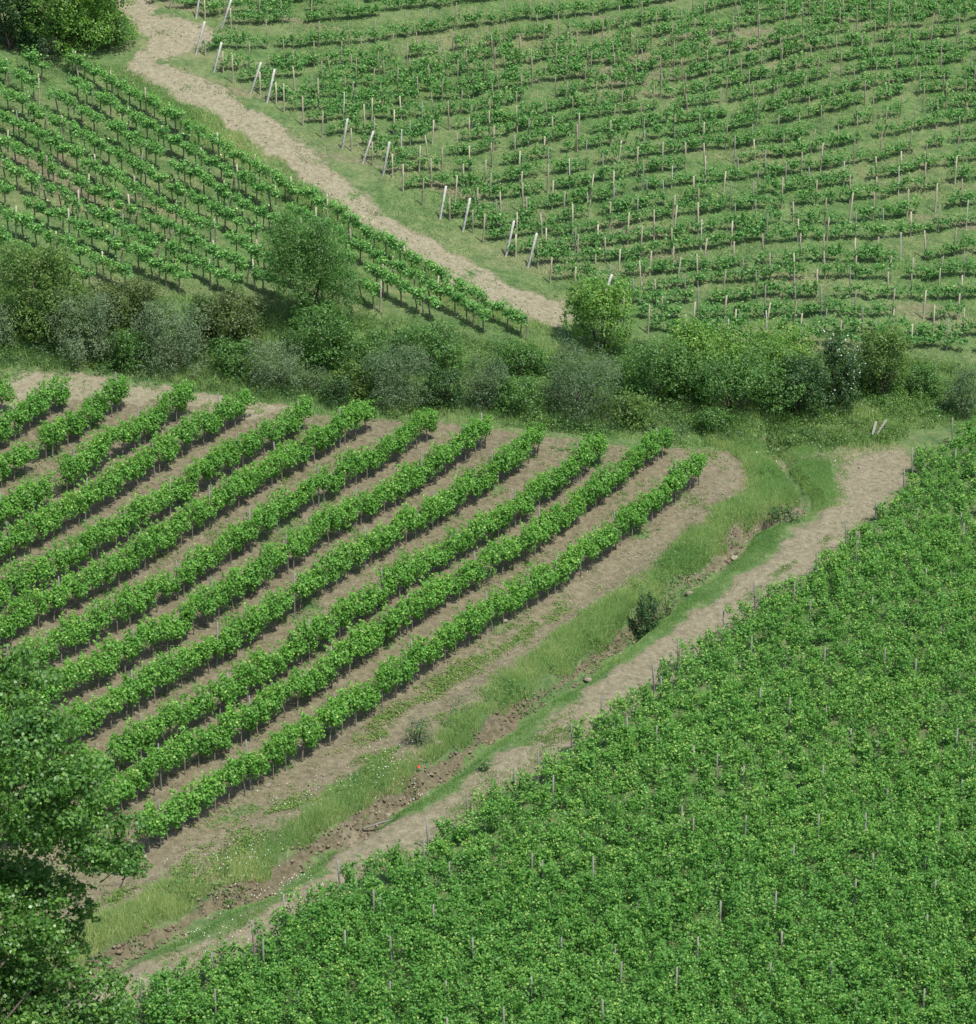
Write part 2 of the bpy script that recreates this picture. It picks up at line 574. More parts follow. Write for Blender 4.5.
def build_ground():
    gx = axis(-42, 42, 0.2, -700, 700)
    gy = axis(84, 222, 0.2, -350, 900)
    nx, ny = len(gx), len(gy)
    X, Y = np.meshgrid(gx, gy)
    X = X.ravel()
    Y = Y.ravel()
    wx = X + 0.9 * fbm(X * 0.6, Y * 0.6, 41, 4)
    wy = Y + 0.9 * fbm(X * 0.6, Y * 0.6, 51, 4)
    sdA = poly_sd(wx, wy, P_FIELD_A)
    sdS = poly_sd(wx, wy, P_STRIP)
    sdB = poly_sd(wx, wy, P_FIELD_B)
    sdT = poly_sd(wx, wy, P_TRACK_B)
    sdU = poly_sd(wx, wy, P_TRACK_UP)
    sdBare = poly_sd(wx, wy, P_BARE_A)
    sdH = poly_sd(wx, wy, P_HEDGE)
    gd, arc, dep = gully_terms(X, Y)
    st = lambda s, a=-0.35, b=0.35: np.clip((s - a) / (b - a), 0, 1)
    soilA = st(sdA) * (0.86 + 0.35 * fbm(X * 0.25, Y * 0.25, 61, 3))
    weeds = np.clip(fbm(X * 0.55, Y * 0.55, 71, 4) * 2.2 - 0.25, 0, 1)
    soilA = soilA * (1 - 0.55 * weeds)
    stripy = 1 - 0.7 * np.clip(fbm(wx * 0.45, wy * 0.45, 81, 3) * 2.4 - 0.3, 0, 1)
    uu = X * LD[0] + Y * LD[1]
    vv = X * LN[0] + Y * LN[1]
    streak = vnoise(uu * 0.13, vv * 1.15, 131) + 0.6 * fbm(uu * 0.5, vv * 1.2, 133, 3)
    stripy = 1 - 0.75 * np.clip((streak - 0.58) * 2.6, 0, 1)
    soilS = st(sdS) * stripy
    # two wheel ruts with a green middle on the lower track
    soilT = st(sdT, -0.5, 0.5) * (1 - 0.4 * np.clip((streak - 0.68) * 2.6, 0, 1))
    mid = np.exp(-((sdT - 1.25 - 0.5 * fbm(X * .15, Y * .15, 93, 2)) / 0.45) ** 2) * np.clip(fbm(X * 0.35, Y * 0.35, 97, 3) * 2.2 + 0.55, 0, 1)
    soilT = soilT * (1 - 0.2 * mid)
    soilU = st(sdU, -0.8, 0.9) * (1.0 - 0.62 * np.clip(fbm(wx * 0.8, wy * 0.8, 95, 3) * 2.4 - 0.35, 0, 1))
    soilB = st(sdB) * 0.36
    en = vnoise(arc * 0.35, arc * 0, 77)
    soilG = np.clip(1.3 - np.abs(gd - 0.38) / (0.17 + 0.40 * en ** 2), 0, 1) * (np.abs(gd) < 3) * (0.55 + 0.6 * en)
    soilG = np.where(Y > 168, 0, soilG)
    # patches of bare earth on the upper slopes
    up = ((sdA < 0) & (sdB < 0) & (sdH < 0) & (Y > 130))
    patch = np.where(up, np.clip(fbm(X * 0.10, Y * 0.35, 101, 4) * 1.6 - 0.35, 0, 0.55), 0)
    sdC = poly_sd(wx, wy, poly_xy([(-40, 130), (60, 150), (210, 215), (200, 240), (60, 205), (-40, 215)]))
    patch = np.maximum(patch, st(sdC, -1.5, 1.5) * np.clip(.5 + fbm(X * .3, Y * .3, 121, 3), 0, .75))
    soil = np.max([soilA, soilS, soilT, soilU, soilB, soilG, patch], 0)
    pale = np.max([0.30 * st(sdA), 0.45 * st(sdS), 0.72 * st(sdT), 1.0 * st(sdU), 0.9 * st(sdBare), 0.12 * (soilG > 0.3), 0.35 * up], 0)
    dry = np.where(up, 0.36 + 0.8 * fbm(X * 0.10, Y * 0.5, 111, 3), 0.25 + 0.5 * fbm(X * 0.2, Y * 0.2, 113, 3))
    dry = np.clip(dry, 0, 1)
    Z = H(X, Y) + clods(X, Y, np.clip(soil, 0, 1))
    # wheel ruts pressed into the earth strips
    V = np.stack([X, Y, Z], 1)
    cover = np.stack([soil, pale, dry, weeds], 1).astype(np.float32)
    idx = np.arange(nx * ny).reshape(ny, nx)
    Fq = np.stack([idx[:-1, :-1], idx[:-1, 1:], idx[1:, 1:], idx[1:, :-1]], -1).reshape(-1, 4)
    cls = np.zeros(nx * ny, int)
    cls[sdB > 0] = 6
    cls[sdA > 0] = 1
    cls[sdS > 0] = 2
    cls[sdT > 0] = 3
    cls[sdU > 0] = 4
    cls[(np.abs(gd - 0.35) < 0.6) & (Y < 168) & (sdT < 0) & (sdS < 0)] = 5
    fc = cls[Fq[:, 0]]
    names = ['ground', 'vineyard_soil', 'dirt_path', 'dirt_track', 'dirt_track', 'ditch', 'vineyard_soil']
    labels = ['grassy hillside between and above the vineyard plots',
              'bare brown soil under the neat diagonal vine rows',
              'bare dirt strip between the outermost diagonal vine row and the grassy bank',
              'patchy dirt track along the edge of the dense vineyard',
              'pale dusty track climbing between the two upper vineyards',
              'eroded drainage ditch with crumbling earth bank',
              'shaded soil under the dense bushy vineyard']
    for c in range(7):
        f = Fq[fc == c]
        u, inv = np.unique(f, return_inverse=True)
        me = mesh_np(names[c], V[u], inv.reshape(-1, 4), M['ground'], smooth=True)
        a = me.attributes.new('cover', 'FLOAT_COLOR', 'POINT')
        a.data.foreach_set('color', cover[u].ravel())
        tag(link(names[c], me), labels[c], None, None, 'structure')


build_ground()


def Hg(x, y):
    return H(x, y)


# ------------------------------------------------------------------ vines
ORD = ['outermost', 'second', 'third', 'fourth', 'fifth', 'sixth', 'seventh', 'eighth', 'ninth', 'tenth', 'eleventh', 'twelfth',
       'thirteenth', 'fourteenth', 'fifteenth', 'sixteenth', 'seventeenth', 'eighteenth', 'nineteenth', 'twentieth']
TENS = ['', '', 'twenty', 'thirty', 'forty', 'fifty']


def ordw(k):                       # 0 -> first
    n = k + 1
    if n == 1:
        return 'first'
    if n <= 20:
        return ORD[n - 1]
    t, u = divmod(n, 10)
    if u == 0:
        return TENS[t][:-1] + 'ieth'
    return TENS[t] + '-' + ('first' if u == 1 else ORD[u - 1])


def vine_arrays(nl, length, width, z0, z1, size, shoots, seed, gap=0.0):
    rg = np.random.default_rng(seed)
    # clumps of leaves along the wire, ragged in all directions
    nc = 12
    cx = rg.uniform(-length / 2, length / 2, nc)
    cy = rg.normal(0, width * 0.14, nc)
    cz = rg.uniform(z0 + 0.18, z1 - 0.16, nc)
    k = rg.integers(0, nc, nl)
    r = rg.uniform(0.25, 1, nl) ** 0.5
    d = unit(rg.normal(size=(nl, 3)))
    P = np.stack([cx[k], cy[k], cz[k]], 1) + d * r[:, None] * np.array([length * 0.22, width * 0.42, (z1 - z0) * 0.30])
    ns = int(nl * shoots)
    sx = rg.uniform(-length / 2, length / 2, 7)
    ki = rg.integers(0, 7, ns)
    tt = rg.uniform(0, 1, ns)
    sl = rg.normal(0, 0.28, (7, 2))
    P[:ns] = np.stack([sx[ki] + sl[ki, 0] * tt + rg.normal(0, .05, ns), sl[ki, 1] * tt + rg.normal(0, .05, ns), z1 - 0.2 + 0.42 * tt], 1)
    Nn = unit(d * 0.8 + np.array([0, 0, 0.75]) + rg.normal(0, 0.5, (nl, 3)))
    s = size * rg.uniform(0.7, 1.25, nl)
    V, Fq = leaves_np(P, Nn, s * 1.1, s, rg)
    # leaves of a lighter green towards the top, plus some at random
    rnd = np.clip(rg.beta(2, 3, nl) * 0.85 + 0.22 * np.clip((P[:, 2] - z0) / (z1 - z0), 0, 1) ** 2 + (rg.random(nl) < 0.10) * 0.4, 0, 1)
    return V, Fq, rnd


def trunk_tubes(h, seed, arms=0.4, r=0.035):
    rg = np.random.default_rng(seed)
    j = lambda s=0.04: rg.normal(0, s)
    top = np.array([j(.05), j(.05), h])
    t = [([(0, 0, -0.15), (j(.02), j(.02), h * 0.35), (j(.03), j(.02), h * 0.7), tuple(top)], [r * 1.2, r, r * 0.9, r * 0.8])]
    for sgn in (-1, 1):
        t.append(([tuple(top), (sgn * arms * 0.5, j(.03), h + 0.08), (sgn * arms, j(.05), h + 0.12 + j(.05))], [r * .7, r * .5, r * .35]))
    return t


class Field:
    """one vineyard: variants of its vine, individual copies near, one mesh far"""

    def __init__(self, name, mat, variants, trunks, zscale=(0.88, 1.14)):
        self.name, self.mat, self.zs = name, mat, zscale
        self.arr = variants
        self.me = [mesh_np(name + '_foliage', V, Fq, mat, r) for V, Fq, r in variants]
        self.tr = [tubes_mesh(name + '_trunk', t, M['bark'], 5) for t in trunks] if trunks else None
        self.trunk_tubes = trunks
        self.spots = []

    def add(self, x, y, ang, label):
        self.spots.append((x, y, ang, label))

    def build(self, cap, cat, group, stuff_name, stuff_label):
        P = np.array([(s[0], s[1]) for s in self.spots])
        z = Hg(P[:, 0], P[:, 1])
        px, py = to_px(P[:, 0], P[:, 1], z + 0.9)
        vis = (px > -14) & (px < 990) & (py > -14) & (py < 1036)
        dist = np.where(vis, 0, 1e6) + np.hypot(P[:, 1] * CP - z * SP, 0)
        order = np.argsort(dist)
        print(self.name, len(order), 'visible', int(vis.sum()))
        rest = []
        for n, i in enumerate(order):
            if not vis[i] and not (-190 < px[i] < 1180 and -60 < py[i] < 1120):
                continue
            x, y, a, lab = self.spots[i]
            v = random.randrange(len(self.arr))
            rz = a + (math.pi if random.random() < 0.5 else 0) + random.gauss(0, 0.08)
            s = (random.uniform(0.9, 1.12), random.uniform(0.85, 1.15), random.uniform(*self.zs))
            if n < cap and vis[i]:
                if self.tr:
                    r = link(self.name, None, (x, y, z[i]), None, rz, s)
                    r.empty_display_size = 0.2
                    link('foliage', self.me[v], (0, 0, 0), r)
                    link('trunk', self.tr[v % len(self.tr)], (0, 0, 0), r)
                else:
                    r = link(self.name, self.me[v], (x, y, z[i]), None, rz, s)
                tag(r, lab, cat, group)
            else:
                rest.append((x, y, z[i], rz, s, v))
        if rest:
            VV, FF, RR, o = [], [], [], 0
            for x, y, zz, rz, s, v in rest:
                V, Fq, r = self.arr[v]
                c, sn = math.cos(rz), math.sin(rz)
                W = V * np.array(s)
                W = np.stack([W[:, 0] * c - W[:, 1] * sn + x, W[:, 0] * sn + W[:, 1] * c + y, W[:, 2] + zz], 1)
                VV.append(W)
                FF.append(Fq + o)
                RR.append(np.clip(r + random.uniform(-.08, .08), 0, 1))
                o += len(V)
            ob = link(stuff_name, mesh_np(stuff_name, np.concatenate(VV), np.concatenate(FF), self.mat, np.concatenate(RR)))
            tag(ob, stuff_label, cat, None, 'stuff')
            if self.tr:
                tb = []
                for x, y, zz, rz, s, v in rest:
                    for pts, rad in self.trunk_tubes[v % len(self.tr)]:
                        c, sn = math.cos(rz), math.sin(rz)
                        tb.append(([(p[0] * c - p[1] * sn + x, p[0] * sn + p[1] * c + y, p[2] + zz) for p in pts], rad))
                tk = link('trunk', tubes_mesh('far_trunks', tb, M['bark'], 4), parent=ob)
                tag(tk, kind='stuff')


def walk(px0, py0, px1, py1, step, jit=0.06):
    """evenly spaced ground points along the row seen between two pixels"""
    a, b = at([px0, px1], [py0, py1])
    L = math.hypot(*(b - a))
    n = int(L / step)
    ang = math.atan2(b[1] - a[1], b[0] - a[0])
    out = []
    for k in range(n + 1):
        t = (k * step) / L
        out.append((a[0] + (b[0] - a[0]) * t + random.gauss(0, jit), a[1] + (b[1] - a[1]) * t + random.gauss(0, jit)))
    return out, ang, L


POSTS = []            # x, y, height, kind, label, group, leanx, leany


def post_mesh(name, h, r, mat, seg=6):
    return tubes_mesh(name, [([(0, 0, -0.3), (0, 0, h * 0.5), (0.0, 0, h)], [r * 1.08, r, r * 0.94])], mat, seg)


PM = {'grey': post_mesh('grey_post', 2.0, 0.042, M['post_grey']),
      'wood': post_mesh('wood_stake', 2.0, 0.056, M['post_wood']),
      'white': post_mesh('end_post', 2.1, 0.08, M['post_white'], 4)}


def add_post(x, y, h, kind, name, label, group, lean=(0, 0), cat='post'):
    o = link(name, PM[kind], (x, y, float(Hg(x, y))))
    o.scale = (1, 1, h / 2.0)
    o.rotation_euler = (lean[0], lean[1], random.uniform(-.3, .3))
    tag(o, label, cat, group)
    return o


def in_view(x, y, h=1.0, m=8):
    px, py = to_px(x, y, float(Hg(x, y)) + h)
    return -m < px < 976 + m and -m < py < 1024 + m


# ---- A: neat diagonal rows on bare soil, left
fa = Field('trellised_vine', M['vine_a'],
           [vine_arrays(1080, 1.3, 0.84, 0.62, 1.8, 0.104, 0.13, 100 + k) for k in range(9)],
           [trunk_tubes(0.8, 200 + k) for k in range(9)])
A_END = [(702, 457), (665, 430), (602, 436), (541, 428), (488, 419), (430, 414), (368, 405), (308, 404), (248, 392), (190, 388), (125, 381), (65, 381), (5, 385)]
A_X0 = [146, 86, 20, -40, -100] + [-180] * 8
for i, (ex, ey) in enumerate(A_END):
    sl = 0.665 - 0.0065 * i
    by = ey + 29
    x0 = A_X0[i]
    pts, ang, L = walk(ex - 3, by, x0, by + sl * (ex - x0), 1.06, 0.035)
    nm = 'outermost row beside the dirt strip' if i == 0 else ordw(i) + ' row in from the dirt strip'
    ends = [j for j, p in enumerate(pts) if in_view(*p)]
    gapc = 0
    for j, (x, y) in enumerate(pts):
        if i >= 8 and random.random() < 0.035:
            continue
        lab = f'leafy vine on bare soil in the {nm}, left vineyard'
        if j == 0:
            lab = f'leafy end vine nearest the hedge in the {nm}'
        fa.add(x, y, ang, lab)
    pk = 0
    for j in range(0 if i % 3 == 1 else 2 + (i * 2) % 4, len(pts), 6):
        x, y = pts[j]
        if in_view(x, y):
            pk += 1
            add_post(x + math.cos(ang) * .5, y + math.sin(ang) * .5, random.uniform(2.0, 2.55), 'grey', 'trellis_post',
                     f'grey post, {ordw(pk - 1)} from hedge end, {nm}', 'grey trellis posts of the left vineyard', (random.gauss(0, .03), random.gauss(0, .03)))
fa.build(300, 'vine', 'trellised vines in diagonal rows on bare soil', 'vine_foliage', 'far part of the diagonal vine rows on bare soil')

# ---- B: dense bushy rows, right
fb = Field('bushy_vine', M['vine_b'],
           [vine_arrays(860, 1.36, 0.9, 0.15, 1.34, 0.094, 0.2, 300 + k) for k in range(9)], None, (0.82, 1.18))
B_START = [(952, 440), (918, 456), (908, 474), (897, 498), (865, 525), (836, 549), (808, 577), (775, 594), (745, 611), (713, 642), (677, 666),
           (646, 701), (610, 716), (567, 754), (529, 785), (491, 797), (455, 827), (406, 862), (360, 880), (313, 900), (267, 942),
           (212, 974), (158, 992)]
B_START += [(158 - 37 * n, 992 + 26 * n) for n in range(1, 22)]
_c = np.array([y + 0.29 * x for x, y in B_START])
_o = np.argsort(_c)
_bx = np.array([p[0] for p in B_START], float)[_o]
_cc = np.arange(_c.min(), _c.max(), 18.0)
_nx = np.interp(_cc, _c[_o], _bx)
B_START = [(float(x), float(c - 0.29 * x)) for x, c in zip(_nx, _cc)]
for i, (sx, sy) in enumerate(B_START):
    sl = 0.29
    lim = 1180
    pts, ang, L = walk(sx + 13, sy + 4, lim, sy + 7 - sl * (lim - sx), 1.2, 0.08)
    nm = ('topmost' if i == 0 else ordw(i)) + ' row down along the track edge'
    for j, (x, y) in enumerate(pts):
        if random.random() < 0.006:
            continue
        lab = f'dense bushy vine in the {nm}, right vineyard'
        if j == 0:
            lab = f'bushy end vine by the track in the {nm}'
        fb.add(x, y, ang, lab)
    a0 = np.array(pts[0])
    pk = 0
    if in_view(*a0):
        add_post(a0[0] - math.cos(ang) * 0.9, a0[1] - math.sin(ang) * 0.9, random.uniform(1.5, 1.85), 'grey', 'trellis_post',
                 f'grey end post at the track side of the {nm}', 'grey posts of the right vineyard', (random.gauss(0, .04), random.uniform(-.1, .02)))
    off = (i * 37 % 60) / 10.0
    s = 1.5 + off
    while s < L:
        x, y = a0[0] + math.cos(ang) * s, a0[1] + math.sin(ang) * s
        s += 7.4
        if in_view(x, y, 1.8):
            pk += 1
            add_post(x, y, random.choice([1.35, 1.5, 1.65, 1.75, 2.0]) + random.uniform(-.1, .1), 'grey', 'trellis_post',
                     f'grey post, {ordw(pk - 1)} along the {nm}', 'grey posts of the right vineyard', (random.gauss(0, .02), random.gauss(0, .02)))
fb.build(300, 'vine', 'dense bushy vines of the right vineyard', 'vine_foliage', 'upper part of the dense bushy vine rows on the right')

# ---- C: young vines on bare trunks, upper left
fc_ = Field('young_vine', M['vine_c'],
            [vine_arrays(410, 1.38, 0.66, 0.8, 1.58, 0.12, 0.08, 500 + k) for k in range(9)],
            [trunk_tubes(0.95, 600 + k, 0.35, 0.05) for k in range(9)])


def c_bound(x):
    return np.interp(x, [-60, 0, 120, 240, 380, 440, 530], [292, 294, 296, 302, 312, 324, 346])


for k in range(12):
    sl = 0.585 - 0.015 * k
    y100 = 90 + 23.5 * k
    xs = np.arange(-50, 534, 1.0)
    ys = y100 + sl * (xs - 100)
    ok = (ys < c_bound(xs)) & (ys > 74 + 0 * xs) & ((xs > 72) | (k > 0))
    if k == 0:
        ok &= xs < 532
    if ok.sum() < 20:
        continue
    xa, xb = xs[ok][0], xs[ok][-1]
    pts, ang, L = walk(xa, y100 + sl * (xa - 100), xb, y100 + sl * (xb - 100), 1.04, 0.06)
    nm = ('top row beside the pale track' if k == 0 else ordw(k) + ' row down from the pale track')
    pk = 0
    for j, (x, y) in enumerate(pts):
        if random.random() < 0.05:
            continue
        lab = f'young vine on bare trunk in the {nm}, upper left'
        if j == 0:
            lab = f'young vine at the far left end of the {nm}'
        elif j == len(pts) - 1:
            lab = f'young vine at the low hedge end of the {nm}'
        fc_.add(x, y, ang, lab)
        if (j + k) % 3 == 0 and in_view(x, y):
            pk += 1
            add_post(x + .5 * math.cos(ang), y + .5 * math.sin(ang), random.uniform(1.6, 2.1), 'wood' if random.random() < .7 else 'grey', 'vineyard_stake',
                     f'stake, {ordw(pk - 1)} along the {nm}', 'stakes of the upper left vineyard', (random.gauss(0, .03), random.gauss(0, .05)))
fc_.build(340, 'vine', 'young vines on bare trunks, upper left vineyard', 'vine_foliage', 'young vines at the edge of the upper left vineyard')

# ---- D: straggly vines and many stakes, upper right
fd = Field('straggly_vine', M['vine_d'],
           [vine_arrays(170 + 40 * (k % 4), 1.35, 0.58, 0.32, 1.0, 0.135, 0.2, 700 + k) for k in range(10)], None, (0.75, 1.2))
D_START = [(92, -16), (118, -6), (145, 4), (170, 10), (196, 18), (222, 28), (196, 54), (214, 72), (233, 83), (251, 93), (267, 103), (284, 112), (303, 125), (322, 138), (342, 149),
           (363, 163), (383, 175), (403, 191), (422, 205), (440, 219), (463, 231), (483, 242), (506, 256), (528, 267), (550, 283), (574, 294),
           (600, 307), (622, 321), (648, 334), (684, 344)]
WHITE = {4, 5, 6, 7, 9, 10, 14, 15, 16, 19, 20, 22, 23, 26}
D_posts = []
nD = len(D_START)
for i, (sx, sy) in enumerate(D_START):
    sl = float(np.interp(i, [0, 18, 24, 28, 29], [0.13, 0.14, 0.085, 0.03, 0.012]))
    lim = 1160
    pts, ang, L = walk(sx + 14, sy - 14 * sl, lim, sy - sl * (lim - sx), 1.18, 0.1)
    nm = ('lowest row above the hedge' if i == nD - 1 else ordw(nD - 1 - i) + ' row up from the hedge')
    for j, (x, y) in enumerate(pts):
        if vnoise(x * 0.3, y * 1.3, 9) < 0.20 or random.random() < 0.05:
            continue
        lab = f'straggly vine with stakes in the {nm}, upper right'
        fd.add(x, y, ang, lab)
    a0 = at(sx, sy)
    if in_view(*a0):
        if i in WHITE:
            e = add_post(a0[0], a0[1], random.uniform(1.95, 2.25), 'white', 'end_post', f'leaning pale end post by the track at the {nm}',
                         'leaning pale end posts along the upper track', (random.gauss(0, .04), random.uniform(.18, .36)))
            st = add_post(a0[0] + .62, a0[1] + .05, 1.5, 'wood', 'vineyard_stake', f'thin stake behind the leaning end post of the {nm}', 'stakes of the upper right vineyard')
        else:
            add_post(a0[0], a0[1], random.uniform(1.6, 2.0), 'wood', 'vineyard_stake', f'dark wooden end stake by the track at the {nm}',
                     'stakes of the upper right vineyard', (random.gauss(0, .03), random.gauss(.05, .06)))
    s = random.uniform(1.0, 2.4)
    pk = 0
    while s < L:
        x, y = pts[0][0] + math.cos(ang) * s + random.gauss(0, .08), pts[0][1] + math.sin(ang) * s
        s += random.choice([1.7, 2.0, 2.2, 2.6])
        if in_view(x, y, 1.6):
            pk += 1
            D_posts.append((float(y), x, y, f'wooden stake, {ordw(pk - 1)} along the {nm}'))
D_posts.sort()
print('D stakes', len(D_posts))
for n, (_, x, y, lab) in enumerate(D_posts[:195]):
    r = random.random()
    k = 'white' if r < 0.05 else ('grey' if r < 0.3 else 'wood')
    o = add_post(x, y, random.uniform(1.5, 2.15), k, 'vineyard_stake', lab, 'stakes of the upper right vineyard', (random.gauss(0, .03), random.gauss(0, .05)))
    if k == 'white':
        o.scale = (0.5, 0.5, o.scale[2])
if len(D_posts) > 195:
    tb = []
    for _, x, y, _l in D_posts[195:]:
        z = float(Hg(x, y))
        h = random.uniform(1.5, 2.1)
        lx, ly = random.gauss(0, .05), random.gauss(0, .05)
        tb.append(([(x, y, z - .2), (x + lx, y + ly, z + h * .5), (x + 2 * lx, y + 2 * ly, z + h)], [.042, .04, .038]))
    tag(link('vineyard_stakes', tubes_mesh('vineyard_stakes', tb, M['post_wood'], 5)), 'distant wooden stakes near the top of the upper right vineyard', 'stake', None, 'stuff')
fd.build(300, 'vine', 'straggly vines of the upper right vineyard', 'vine_foliage', 'distant straggly vine rows near the top of the upper right vineyard')


# ------------------------------------------------------------------ bushes and trees
def crown_arrays(lobes, n, L, W, seed, up=0.5, lite=0.35, shell=0.55):
    """lobes: (cx,cy,cz, rx,ry,rz); leaves through every lobe, thicker near its skin, in clumps"""
    rg = np.random.default_rng(seed)
    lobes = np.array(lobes, float)
    vol = (lobes[:, 3] * lobes[:, 4] * lobes[:, 5]) ** (2 / 3)
    k = rg.choice(len(lobes), n, p=vol / vol.sum())
    d = unit(rg.normal(size=(n, 3)))
    # sprays: pull directions toward random twig directions of each lobe
    nt = 16
    tw = unit(rg.normal(size=(len(lobes), nt, 3)) + np.array([0, 0, 0.25]))
    q = rg.integers(0, nt, n)
    tl = rg.uniform(0.7, 1.42, (len(lobes), nt))
    mixv = rg.random(n) < 0.8
    d = np.where(mixv[:, None], unit(tw[k, q] + d * 0.36), d)
    r = rg.uniform(shell, 1.0, n) ** 0.7 * np.where(mixv, tl[k, q], 0.92)
    P = lobes[k, :3] + d * r[:, None] * lobes[k, 3:]
    Nn = unit(d * 0.6 + np.array([0, 0, up]) + rg.normal(0, 0.55, (n, 3)))
    s = rg.uniform(0.7, 1.25, n)
    V, Fq = leaves_np(P, Nn, L * s, W * s, rg)
    clump = rg.uniform(-0.26, 0.26, (len(lobes), nt))[k, q]
    rnd = np.clip(rg.beta(2.2, 2.6, n) + clump, 0, 1)
    return V, Fq, rnd, P


def bush(name, label, cat, px, py, wpx, hpx, mat, dens=330, L=0.17, W=0.11, group=None, nl=9, seed=None, depth=0.85, stem_h=0.12, part='foliage', stem='stem', up=0.5, top=0.0, flowers=0):
    seed = seed if seed is not None else int(px * 7 + py * 13) & 0xffff
    rg = np.random.default_rng(seed)
    x, y = at(px, py)
    z = float(Hg(x, y))
    s = scale_at(x, y, z)
    dist = math.hypot(y, z)
    ca = y / dist
    w, h = wpx / s / 2, hpx / s / ca
    if cat == 'bush' and group:                      # hedge bushes spread wider than they rise
        w, h = w * 1.1, h * .88
    r = link(name, None, (x, y + w * depth * 0.5, z))
    z = float(Hg(x, y + w * depth * 0.5)) - z
    r.location.z += z
    r.empty_display_size = 0.5
    tag(r, label, cat, group)
    lobes = [(0, 0, h * 0.44, w * 0.62, w * depth * 0.62, h * 0.38)]
    for j in range(nl):
        a = 2 * math.pi * j / nl + rg.uniform(-.4, .4)
        rr = rg.uniform(0.35, 0.72)
        hz = rg.uniform(0.30, 0.78)
        sh = math.sqrt(max(0.15, 1 - ((hz - 0.45) / 0.62) ** 2))
        ls = rg.uniform(0.26, 0.42)
        lobes.append((math.cos(a) * w * rr * sh, math.sin(a) * w * depth * rr * sh, h * hz, w * ls, w * ls * depth, h * ls * rg.uniform(0.7, 1.0)))
    for j in range(2 + nl // 4):
        lobes.append((rg.uniform(-.45, .45) * w, rg.uniform(-.3, .3) * w, h * rg.uniform(.72, .86), w * rg.uniform(.2, .34), w * .25, h * rg.uniform(.14, .24)))
    if stem_h < 0.3:
        for j in range(5):
            a = rg.uniform(0, 2 * math.pi)
            lobes.append((math.cos(a) * w * .62, math.sin(a) * w * .6 * depth, h * .18, w * .34, w * .34, h * .2))
    area = (2 * w) * h
    L, W = L * .84, W * .84
    n = int(dens * area * 1.6)
    V, Fq, rnd, P = crown_arrays(lobes, n, L, W, seed + 1, up, shell=.72)
    V[:, 2] = np.maximum(V[:, 2], 0.03)
    link(part, mesh_np(name + '_' + part, V, Fq, mat, rnd), parent=r)
    tubes = []
    for lb in lobes[1:nl + 1:2]:
        c = np.array(lb[:3])
        tubes.append(([(rg.normal(0, .08 * w), rg.normal(0, .08 * w), -0.2), tuple(c * np.array([.3, .3, .35])), tuple(c * np.array([.6, .6, .7])), tuple(c)],
                      [.04 + .009 * h, .03 + .006 * h, .022, .01]))
    link(stem, tubes_mesh(name + '_' + stem, tubes, M['tree_bark'], 5), parent=r)
    if flowers:
        k = rg.choice(np.nonzero(P[:, 2] > h * .25)[0], flowers)
        c = np.array([0, 0, h * .5])
        Q = c + (P[k] - c) * 1.02 + rg.normal(0, .04, (flowers, 3))
        V, Fq = leaves_np(Q, unit(rg.normal(0, .4, (flowers, 3)) + np.array([0, -.5, .8])), 0.11, 0.10, rg)
        f = link('blossom', mesh_np('blossom', V, Fq, M['flower']), parent=r)
        f['kind'] = 'stuff'
    return r


HG = 'bushes of the hedge between the vineyards'
bush('bush', 'rounded bright green thicket in the top left corner above the young vines', 'bush', 62, 62, 150, 88, BM['bright'], nl=12, L=.2, W=.13, depth=.7)
bush('tree', 'dark tree crown cut by the top edge beside the pale track', 'tree', 98, 18, 46, 60, BM['dark'], L=.2, W=.13, part='crown', stem='trunk')
bush('bush', 'large dark green bush at the left edge of the top corner thicket', 'bush', 8, 56, 70, 90, BM['dark'], L=.2, W=.13)
bush('shrub', 'low green scrub beside the bend of the pale track', 'shrub', 112, 50, 50, 30, BM['green'], L=.15, W=.1)
bush('shrub', 'small purplish grey shrub at the top of the young vineyard', 'shrub', 48, 66, 34, 26, BM['grey'], L=.13, W=.06)
bush('bush', 'yellow-green bush left in the hedge, below the young vines', 'bush', 42, 346, 96, 104, BM['yellow'], group=HG, L=.16)
bush('bush', 'grey-green bush cut by the left edge of the hedge', 'bush', -6, 352, 44, 58, BM['olive'], group=HG, L=.15, W=.06)
bush('bush', 'reddish green bush between two grey bushes left in the hedge', 'bush', 124, 348, 80, 70, BM['brown'], group=HG)
bush('bush', 'silvery grey-green bush with yellow-green bush behind its left side', 'bush', 84, 366, 78, 72, BM['olive'], group=HG, L=.16, W=.055, dens=430)
bush('bush', 'broad silvery bush above the top ends of the diagonal rows', 'bush', 170, 378, 84, 72, BM['olive'], group=HG, L=.16, W=.055, dens=430)
bush('bush', 'brownish green bush beside the tall dark tree in the hedge', 'bush', 226, 356, 78, 66, BM['brown'], group=HG)
bush('bush', 'dense green bush tucked between broad silvery bush and brownish bush', 'bush', 202, 344, 52, 44, BM['green'], group=HG)
bush('tree', 'tall feathery dark green tree rising from the hedge before the young vines', 'tree', 310, 342, 110, 114, BM['green'], group=None, L=.16, W=.07, nl=16, dens=400, part='crown', stem='trunk', stem_h=.4)
bush('bush', 'leafy green bush at the foot of the tall feathery tree', 'bush', 322, 372, 80, 62, BM['green'], group=HG)
bush('bush', 'small grey bush below the feathery tree, beside purple scrub', 'bush', 275, 394, 62, 52, BM['olive'], group=HG, L=.15, W=.055, dens=420)
bush('shrub', 'low purplish scrub right of the small grey bush', 'shrub', 312, 394, 44, 24, BM['grey'], group=HG, L=.12, W=.05)
bush('shrub', 'dark low shrub behind the top of the sixth diagonal row', 'shrub', 338, 408, 44, 28, BM['dark'], group=HG, L=.13, W=.08)
